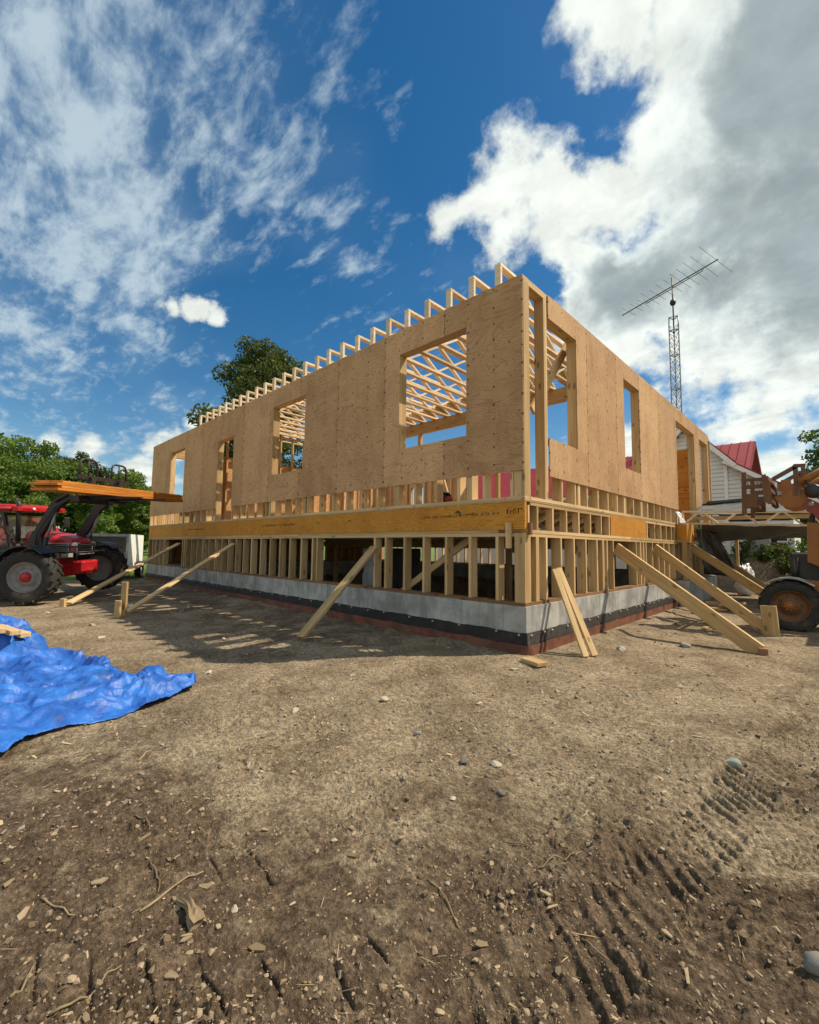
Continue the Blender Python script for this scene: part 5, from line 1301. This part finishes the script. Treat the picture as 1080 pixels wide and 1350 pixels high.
# ------------------------------------------------------------------ vegetation
def quads_mesh(name, P, size, mat, up_bias=.25, asp=.62, seed=0, jit=.45):
    g = np.random.default_rng(seed); n = len(P)
    u_ = g.normal(size=(n, 3)); u_ /= np.linalg.norm(u_, axis=1)[:, None]
    w_ = g.normal(size=(n, 3)); w_[:, 2] += up_bias; v_ = np.cross(w_, u_); v_ /= np.linalg.norm(v_, axis=1)[:, None]+1e-9
    s = size*(1+jit*(g.random(n)-.5)*2)[:, None]
    co = np.stack([P-u_*s, P+v_*s*asp+u_*s*.1, P+u_*s, P-v_*s*asp+u_*s*.1], 1).reshape(-1, 3)
    me = bpy.data.meshes.new(name); me.vertices.add(4*n); me.vertices.foreach_set('co', co.ravel().astype(np.float32))
    me.loops.add(4*n); me.loops.foreach_set('vertex_index', np.arange(4*n, dtype=np.int32)); me.polygons.add(n); me.polygons.foreach_set('loop_start', np.arange(n, dtype=np.int32)*4)
    me.update(calc_edges=True); me.materials.append(MATS[mat]); return me
def make_tree(seed, hgt, rad, base, n_leaf, leaf, mat, bark='bark', kind='broad', n_limb=14, irregular=.35):
    g = np.random.default_rng(seed); tk = MB(); cl = []
    lean = g.normal(size=2)*.03*hgt
    tp = [Vector((lean[0]*t*t, lean[1]*t*t, hgt*.93*t)) for t in np.linspace(0, 1, 8)]
    tk.tube(tp, [max(.012*hgt*.9*(1-.92*t), .02) for t in np.linspace(0, 1, 8)], 8)
    if kind == 'broad':
        for i in range(n_limb):
            t = base+(1-base)*(i+.5)/n_limb; a = i*2.4+g.random()*1.0
            env = math.sin(math.pi*min(1, max(0.05, (t-base*.75)/(1.04-base*.75))))**.6
            L = rad*env*(1+irregular*g.normal()); L = max(L, rad*.25)
            st = Vector((lean[0]*t*t, lean[1]*t*t, hgt*t*.86)); el = .25+.65*t
            dirv = Vector((math.cos(a)*math.cos(el), math.sin(a)*math.cos(el), math.sin(el)))
            mid = st+dirv*L*.55+Vector((0, 0, -.03*L)); en = st+dirv*L+Vector((0, 0, .08*L))
            tk.tube([st, mid, en], [.0045*hgt, .003*hgt, .0012*hgt], 5)
            for k_ in range(5):
                q_ = st.lerp(en, .38+.16*k_)+Vector(g.normal(size=3)*L*.17); cl.append((q_, L*(.20+.14*g.random())))
                if k_ % 2 == 0: tk.tube([st.lerp(en, .3+.12*k_), q_], [.0018*hgt, .0008*hgt], 4)
        for k_ in range(5): cl.append((tp[-1]+Vector(g.normal(size=3)*rad*.18), rad*.24))
    else:
        nl = 15
        for i in range(nl):
            t = base+(1-base)*i/nl; z = hgt*t; L = rad*(1-t)**.75*(1+.3*g.normal())+.15*rad
            for k_ in range(5):
                a = k_*1.257+i*.7+g.random()*.5; en = Vector((math.cos(a)*L, math.sin(a)*L, z+.12*L))
                tk.tube([Vector((0, 0, z)), en], [.003*hgt, .001*hgt], 4)
                for q_ in (.45, .7, .95): cl.append((Vector((0, 0, z)).lerp(en, q_)+Vector(g.normal(size=3)*.05*L), max(.16*L, .18)))
    W = np.array([c[1]**2 for c in cl]); W /= W.sum()
    ci_ = g.choice(len(cl), n_leaf, p=W); C = np.array([list(c[0]) for c in cl])[ci_]; rr_ = np.array([c[1] for c in cl])[ci_]
    dv = g.normal(size=(n_leaf, 3)); dv /= np.linalg.norm(dv, axis=1)[:, None]
    flat = np.array([1, 1, .72 if kind == 'broad' else .30])
    P = C+dv*flat*(rr_*g.random(n_leaf)**.45)[:, None]*1.15
    return tk.mesh('trunk', bark, False), quads_mesh('crown', P, leaf, mat, seed=seed)
def place_tree(name, meshes, loc, rz, sc, label, group=None):
    r_ = empty(name, (loc[0], loc[1], loc[2] if len(loc) > 2 else ground_z(loc[0], loc[1])-.05), rz, label, 'tree', group); r_.scale = (sc, sc, sc*(1+.1*math.sin(rz*3)))
    for nm, me in (('trunk', meshes[0]), ('crown', meshes[1])):
        o = bpy.data.objects.new(nm, me); col.objects.link(o); o.parent = r_
    return r_
oak = make_tree(21, 16.0, 3.35, .39, 30000, .115, 'leaf_oak', n_limb=20, irregular=.5)
place_tree('oak_tree', oak, (CAM.x+fw.x*30-rt.x*10.45, CAM.y+fw.y*30-rt.y*10.45), .9, .95, 'tall dark leafy tree rising behind the front wall of the frame')
bA = make_tree(31, 11.0, 3.6, .12, 16000, .16, 'leaf_green', n_limb=18); bB = make_tree(37, 9.0, 3.8, .06, 16000, .16, 'leaf_light', n_limb=18); bC = make_tree(41, 12.5, 3.4, .18, 16000, .15, 'leaf_oak', n_limb=18)
pine = make_tree(43, 14.0, 3.2, .25, 16000, .13, 'needle', kind='pine'); birch = make_tree(47, 11.5, 2.6, .3, 9000, .13, 'leaf_light', bark='birch_bark', n_limb=14)
vd = lambda u_, D: CAM + (fw + rt*((u_-540)/583.26))*D
def at_dir(u_, D):
    p = vd(u_, D); return (p.x, p.y)
forest = [(-120, 52, bA, 1.2), (-60, 46, bC, 1.1), (-15, 50, bC, 1.0), (12, 58, pine, 1.12), (22, 44, bB, .95), (38, 60, pine, .96), (52, 60, pine, 1.04), (64, 56, birch, .85), (85, 46, bB, .90), (95, 58, bC, .92), (118, 60, bC, .90), (135, 62, bA, .92),
          (150, 50, bB, .78), (165, 46, bB, .72), (178, 60, bA, .66), (188, 44, bB, .74), (200, 58, bA, .72), (212, 48, bB, .62), (232, 62, bA, .66), (260, 64, bB, .62), (300, 60, bA, .6), (340, 66, bC, .6), (-30, 38, bB, .9), (5, 36, bB, .75), (130, 38, bB, .62)]
nm_ = {id(bA): ('maple_tree', 'mid green bushy tree in the wood edge beyond the tractor'), id(bB): ('young_tree', 'pale green low bushy tree in the wood edge beyond the tractor'), id(bC): ('broadleaf_tree', 'dark green tall tree in the wood edge beyond the tractor'), id(pine): ('pine_tree', 'feathery pine standing above the wood edge'), id(birch): ('birch_tree', 'pale trunked birch leaning in the wood edge')}
for i, (u_, D, me, sc) in enumerate(forest):
    place_tree(nm_[id(me)][0], me, at_dir(u_, D), i*1.9, sc, nm_[id(me)][1], 'trees of the wood edge')
for i, (u_, D, me, sc) in enumerate(((1112, 26, bC, .56), (1055, 38, bB, .42), (1100, 34, bA, .5), (1030, 44, bB, .40), (1005, 46, bA, .42), (960, 55, bB, .42), (1140, 20, bA, .55))):
    place_tree('garden_tree', me, at_dir(u_, D), i*2.3+1, sc, ('dark tree at the edge beyond the orange loader', 'pale green bush like tree beyond the orange loader', 'mid green tree beyond the orange loader', 'small pale tree seen under the laid truss', 'small mid green tree behind the old house', 'low pale tree far behind the old house', 'broad green tree in the yard behind the orange loader')[i])

def tufts(name, n, sampler, hgt, wid, mat, label, seed, blades=5, bend=.5):
    g = np.random.default_rng(seed); v = []; f = []
    for _ in range(n):
        x, y = sampler(g); z = ground_z(x, y) if n < 900 else 0.0
        for _b in range(blades):
            a = g.random()*6.28; h_ = hgt*(.5+g.random()); w_ = wid*(.6+.8*g.random()); ox, oy = g.normal(size=2)*wid*3; bx, by = math.cos(a)*h_*bend*g.random(), math.sin(a)*h_*bend*g.random()
            px, py = -math.sin(a)*w_, math.cos(a)*w_; o = len(v)
            v += [(x+ox-px, y+oy-py, z-.01), (x+ox+px, y+oy+py, z-.01), (x+ox+bx*.5+px*.7, y+oy+by*.5+py*.7, z+h_*.6), (x+ox+bx*.5-px*.7, y+oy+by*.5-py*.7, z+h_*.6), (x+ox+bx, y+oy+by, z+h_)]
            f += [(o, o+1, o+2, o+3), (o+3, o+2, o+4)]
    return tag(MB().add(v, f).build(name, mat, None, False), label, 'grass', kind='stuff')
tufts('lawn_grass', 800, lambda g: (-15.0-6*g.random(), -.5+5*g.random()), .10, .006, 'grass_blade', 'short green lawn grass beyond the far corner of the frame', 4, 6)
def weed(name, x, y, h_, label, group, seed):
    g = np.random.default_rng(seed); z = ground_z(x, y)
    r_ = empty(name, (x, y, z), g.random()*6, label, 'plant', group)
    s = MB(); P = []
    for k_ in range(7):
        a = g.random()*6.28; L = h_*(.6+.5*g.random()); en = Vector((math.cos(a)*L*.5, math.sin(a)*L*.5, L)); s.tube([(0, 0, -.02), en*.5+Vector((0, 0, .08*L)), en], [.008, .006, .003], 5)
        for q_ in np.linspace(.3, 1, 10): 
            for _ in range(3): P.append(list(en*float(q_)+Vector(g.normal(size=3)*.06*h_)))
    o = bpy.data.objects.new('stem', s.mesh('stem', 'bark', False)); col.objects.link(o); o.parent = r_
    o = bpy.data.objects.new('leaves', quads_mesh('leaves', np.array(P), .035, 'weed_leaf', seed=seed)); col.objects.link(o); o.parent = r_
for i in range(26):
    g = random.Random(i+50); x = g.uniform(.25, 2.9); y = g.uniform(11.35, 12.7)
    weed('bank_weed', x, y, g.uniform(.3, .65), 'leafy green weed growing on the earth bank before the old house', 'weeds on the bank', i+100)
for i, (x, y) in enumerate(((2.3, 10.6), (2.05, 11.0), (2.5, 11.4))): weed('tall_weed', x, y, 1.1, 'tall leafy weed standing behind the orange loader', 'tall weeds behind the loader', 300+i)

# ------------------------------------------------------------------ stones, sticks, chips on the dirt
def stone_mesh(seed, mat, flat=.6, smooth=False):
    import bmesh
    bm = bmesh.new(); bmesh.ops.create_icosphere(bm, subdivisions=3, radius=1.0)
    g = np.random.default_rng(seed); off = g.random(3)*20; pl = g.normal(size=(7, 3)); pl /= np.linalg.norm(pl, axis=1)[:, None]
    for v in bm.verts:
        p = v.co.normalized(); k_ = 1.0
        for n_ in pl:
            d_ = p.x*n_[0]+p.y*n_[1]+p.z*n_[2]
            if d_ > .5 and not smooth: k_ = min(k_, .56/d_)
        k_ += .10*float(fbm(np.array([p.x*1.8+off[0]]), np.array([p.y*1.8+p.z*1.3+off[1]]), 3)[0])
        v.co = Vector((p.x*k_, p.y*k_*.8, p.z*k_*flat))
    me = bpy.data.meshes.new('stone'); bm.to_mesh(me); bm.free(); me.polygons.foreach_set('use_smooth', [smooth]*len(me.polygons)); me.materials.append(MATS[mat]); return me
sg = [stone_mesh(i, 'stone_grey', .5) for i in range(4)]; stn = [stone_mesh(i+9, 'stone_tan', .45) for i in range(4)]; sk = [stone_mesh(i+19, 'stone_dark', .5) for i in range(2)]
def stone(me, x, y, s, label, group=None, sink=.25, rz=0):
    o = bpy.data.objects.new('stone', me); col.objects.link(o); o.location = (x, y, ground_z(x, y)+s*(.45-sink)); o.scale = (s, s, s); o.rotation_euler = (0, 0, rz); return tag(o, label, 'stone', group)
stone(stone_mesh(61, 'stone_grey', .8, True), 2.50, -2.80, .046, 'large rounded grey rock lying alone in the tyre tracks', sink=.1)
stone(stone_mesh(77, 'stone_teal', .8), 2.085, -1.373, .044, 'triangular greenish stone standing beside the tread marks', sink=.1)
STN = [(1.134,-2.337,.039,1),(.988,-2.447,.043,2),(1.332,-2.6,.026,2),(1.188,-2.802,.022,1),(1.53,-.069,.053,1),(1.139,1.881,.10,0),(.623,1.142,.085,0),(-1.912,-2.735,.06,1),(.209,-.601,.05,1),(-.341,-2.739,.045,1),(-.047,-2.104,.05,1),(.53,-1.65,.041,1),
       (-6.264,-1.371,.1,0),(-7.23,-3.355,.065,1),(-7.176,-2.108,.08,1),(-5.517,-3.021,.07,1),(-4.499,-3.106,.055,1),(-3.335,-1.978,.05,1),(-.783,-1.844,.036,0),(.81,-.912,.032,1),(1.28,-.587,.038,0),(.51,-2.33,.04,0),(1.031,-3.389,.019,1),(1.52,-3.249,.014,0),(1.098,-3.835,.02,1),(1.173,3.663,.09,0),(.916,-.623,.027,1)]
for i, (x, y, s, k_) in enumerate(STN):
    lab = {0: 'plain grey stone half sunk in the open dirt', 1: 'pale tan stone lying on the open dirt', 2: 'near black stone lying on the open dirt'}[k_]
    stone((sg, stn, sk)[k_][i % (4 if k_ < 2 else 2)], x, y, s*.92, lab, ('grey stones in the dirt', 'tan stones in the dirt', 'dark stones in the dirt')[k_], .3, i*1.3)
def stick(p, q_, r_, label, seed, wob=.12, sag=.0):
    g = np.random.default_rng(seed); a = Vector((*p, 0)); b = Vector((*q_, 0)); L = (b-a).length; n = 8; pts = []
    side = Vector((-(b-a).y, (b-a).x, 0)).normalized(); ph = g.random()*6
    for i in range(n+1):
        t = i/n; c = a.lerp(b, t)+side*L*wob*math.sin(t*3.1+ph)*(.6+.4*g.random()); pts.append((c.x, c.y, ground_z(c.x, c.y)+r_*.9+.010*math.sin(t*math.pi)*g.random()))
    o = MB().tube(pts, [r_*(1-.5*i/n)*(1+.2*g.random()) for i in range(n+1)], 7).build('stick', 'old_wood'); return tag(o, label, 'stick')
SK = [((.864,-4.061),(.851,-3.832),.0045,'straight pale stick lying beside the broken wood chunk'),((1.099,-4.315),(1.076,-4.153),.0035,'slender wavy stick crossing the lug cuts'),((.98,-4.388),(.882,-4.314),.004,'pale splinter lying beside the leftmost lug cut'),((.596,-4.294),(.758,-4.197),.003,'thin bent twig lying on damp soil'),
      ((.641,-3.941),(.835,-4.009),.003,'short upright looking twig near the straight pale stick'),((.292,-3.916),(.466,-3.925),.003,'curled root lying among crumbs of soil'),((1.462,-3.307),(1.666,-3.351),.003,'faint root lying in dark soil between the tracks'),((1.743,-2.973),(1.78,-2.763),.003,'curved pale root at the edge of the tread marks'),
      ((1.515,-2.866),(1.725,-2.908),.0025,'thin root running into the tread marks'),((-.301,-3.766),(-.388,-3.652),.006,'short pale splinter lying near the blue tarp'),((1.958,-3.117),(2.046,-3.17),.003,'thin root inside the tyre track'),((-.02,5.5),(1.542,4.072),.012,'long dark root lying between the side wall braces')]
for i, (p, q_, r_, lab) in enumerate(SK): stick(p, q_, r_, lab, i+5)
def chunk():
    g = np.random.default_rng(4); v = []; f = []; n = 14; m_ = 9
    for i in range(m_+1):
        t = i/m_; c = Vector((.935+.15*t, -3.955+.012*t+.006*math.sin(t*5), .014+.012*math.sin(t*3.1))); rad_ = .011+.010*t+.004*math.sin(t*9)
        for j in range(n):
            a = 2*math.pi*j/n; q_ = rad_*(1+.28*math.sin(j*2.4+i*.3)+.22*(g.random()-.5)); ex = (.022*(g.random()-.5) if i in (0, m_) else 0)
            v.append((c.x+ex, c.y+math.cos(a)*q_, c.z+math.sin(a)*q_*.8))
    for i in range(m_):
        for j in range(n): f.append((i*n+j, i*n+(j+1) % n, (i+1)*n+(j+1) % n, (i+1)*n+j))
    f += [tuple(range(n))[::-1], tuple(m_*n+j for j in range(n))]
    o = MB().add(v, f).build('wood_chunk', 'old_wood'); tag(o, 'broken frayed wood chunk lying on damp soil', 'wood')
    o.location.z = ground_z(1.0, -3.95)
chunk()
CHP = [(.66,-4.127),(.456,-4.351),(1.281,-3.849),(1.111,-3.993),(.63,-4.326),(.929,-3.867),(.765,-3.552),(.486,-3.938),(1.198,-4.063),(1.239,-3.199),(1.174,-3.404),(1.755,-3.375),(1.811,-3.077),(2.147,-2.948),(-.322,-2.674),(.331,-2.986),(.82,.169)]
for i, (x, y) in enumerate(CHP):
    g = random.Random(i+900); s = g.uniform(.016, .028); m = MB(); m.prism([(-s, -s*.35), (-s*.3, -s*.5), (s, -s*.15), (s*.8, s*.3), (-s*.5, s*.4)], -.0025, .0025, 2)
    o = m.build('wood_chip', 'old_wood'); o.location = (x, y, ground_z(x, y)+.007); o.rotation_euler = (g.uniform(-.3, .3), g.uniform(-.3, .3), g.uniform(0, 6)); tag(o, 'flat pale wood chip lying on the dirt', 'wood chip', 'wood chips on the dirt')

def scatter(name, n, mat, shape, smin, smax, label, cat, seed, rlo=.75, rhi=14.0, power=1.0, cover=None):
    g = np.random.default_rng(seed); yc = math.atan2(fw.y, fw.x)
    t = g.random(n*3); r = 1/(1/rlo+(1/rhi-1/rlo)*t**power); a = yc+(g.random(n*3)-.5)*R(104)
    x = CAM.x+r*np.cos(a); y = CAM.y+r*np.sin(a)
    ok = ~((x > -14.1) & (x < .12) & (y > -.1) & (y < 10.8)) & ~((x > -7) & (x < -.5) & (y < -2.95) & (y > -7) & (r > 2.6) & (x+.9 < (-(y+4.3))*.9))
    patch = fbm(x*1.3-7, y*1.3+3, 3)
    ok &= (patch+.45*g.normal(size=len(x))) > (.0 if cover is None else cover)
    x, y, r = x[ok][:n], y[ok][:n], r[ok][:n]; n = len(x)
    z = ground_fields(x, y)
    base, faces = shape
    base = np.array(base, float); nb = len(base)
    s = (smin+(smax-smin)*g.random(n)**2.6)*(1+.25*(r/3).clip(0, 3))
    jit = 1+.6*(g.random((n, nb, 3))-.5)*2
    V = base[None]*jit*s[:, None, None]
    if shape is CHIP or shape is STRAW: V = V*np.stack([.6+1.1*g.random(n), .6+.8*g.random(n), np.ones(n)], -1)[:, None, :]
    a1 = g.random(n)*6.283; tl = (g.random(n)-.5)*1.1
    c, sn = np.cos(tl), np.sin(tl); V = np.stack([V[..., 0]*c[:, None]-V[..., 2]*sn[:, None], V[..., 1], V[..., 0]*sn[:, None]+V[..., 2]*c[:, None]], -1)
    c, sn = np.cos(a1), np.sin(a1); V = np.stack([V[..., 0]*c[:, None]-V[..., 1]*sn[:, None], V[..., 0]*sn[:, None]+V[..., 1]*c[:, None], V[..., 2]], -1)
    V += np.stack([x, y, z+s*(.22 if shape is not STRAW else .5)], -1)[:, None, :]
    F = (np.array(faces)[None]+(np.arange(n)*nb)[:, None, None]).reshape(-1, len(faces[0]))
    me = bpy.data.meshes.new(name); k_ = F.shape[1]
    me.vertices.add(n*nb); me.vertices.foreach_set('co', V.ravel().astype(np.float32)); me.loops.add(F.size); me.loops.foreach_set('vertex_index', F.ravel().astype(np.int32)); me.polygons.add(len(F)); me.polygons.foreach_set('loop_start', np.arange(len(F), dtype=np.int32)*k_)
    me.polygons.foreach_set('use_smooth', np.zeros(len(F), bool)); me.update(calc_edges=True); me.materials.append(MATS[mat]); o = bpy.data.objects.new(name, me); col.objects.link(o); tag(o, label, cat, kind='stuff')
ph_ = (1+5**.5)/2
ICO = ([(x/1.9, y/1.9, z/1.9*.75) for x, y, z in [(-1,ph_,0),(1,ph_,0),(-1,-ph_,0),(1,-ph_,0),(0,-1,ph_),(0,1,ph_),(0,-1,-ph_),(0,1,-ph_),(ph_,0,-1),(ph_,0,1),(-ph_,0,-1),(-ph_,0,1)]],
       [(0,11,5),(0,5,1),(0,1,7),(0,7,10),(0,10,11),(1,5,9),(5,11,4),(11,10,2),(10,7,6),(7,1,8),(3,9,4),(3,4,2),(3,2,6),(3,6,8),(3,8,9),(4,9,5),(2,4,11),(6,2,10),(8,6,7),(9,8,1)])
_bx = lambda a, b, c: ([(-a,-b,-c),(a,-b*.6,-c),(a*.8,b,-c),(-a*.9,b*.7,-c),(-a,-b,c),(a,-b*.6,c),(a*.8,b,c),(-a*.9,b*.7,c)], [(0,3,2,1),(4,5,6,7),(0,1,5,4),(1,2,6,5),(2,3,7,6),(3,0,4,7)])
CHIP = _bx(1.3, .55, .14); STRAW = _bx(4.5, .16, .12)
scatter('soil_clods', 5200, 'clod_mix', ICO, .0022, .0105, 'brown soil clods crumbled over the whole yard', 'soil', 1)
scatter('soil_crumbs', 12000, 'clod_mix', ICO, .0012, .0048, 'fine brown crumbs of soil strewn over the yard', 'soil', 2, power=.8)
scatter('pebbles', 1700, 'pebble_mix', ICO, .0014, .0065, 'small pale pebbles strewn over the dirt yard', 'gravel', 3, cover=-.2)
scatter('wood_shavings', 1500, 'chip_mix', CHIP, .002, .008, 'small wood shavings and bark bits strewn over the dirt', 'wood chips', 4, cover=-.1)
scatter('yard_rubble', 1100, 'pebble_mix', ICO, .003, .013, 'angular gravel and rubble scattered round the building site', 'gravel', 8, rlo=2.4, rhi=11, cover=-.05)
scatter('yard_chips', 600, 'chip_mix', CHIP, .003, .011, 'wood bits scattered round the building site', 'wood chips', 9, rlo=2.4, rhi=11, cover=-.1)
scatter('straw_bits', 480, 'straw_mix', STRAW, .002, .006, 'thin straw and rootlets strewn over the dirt', 'straw', 5, cover=-.3)
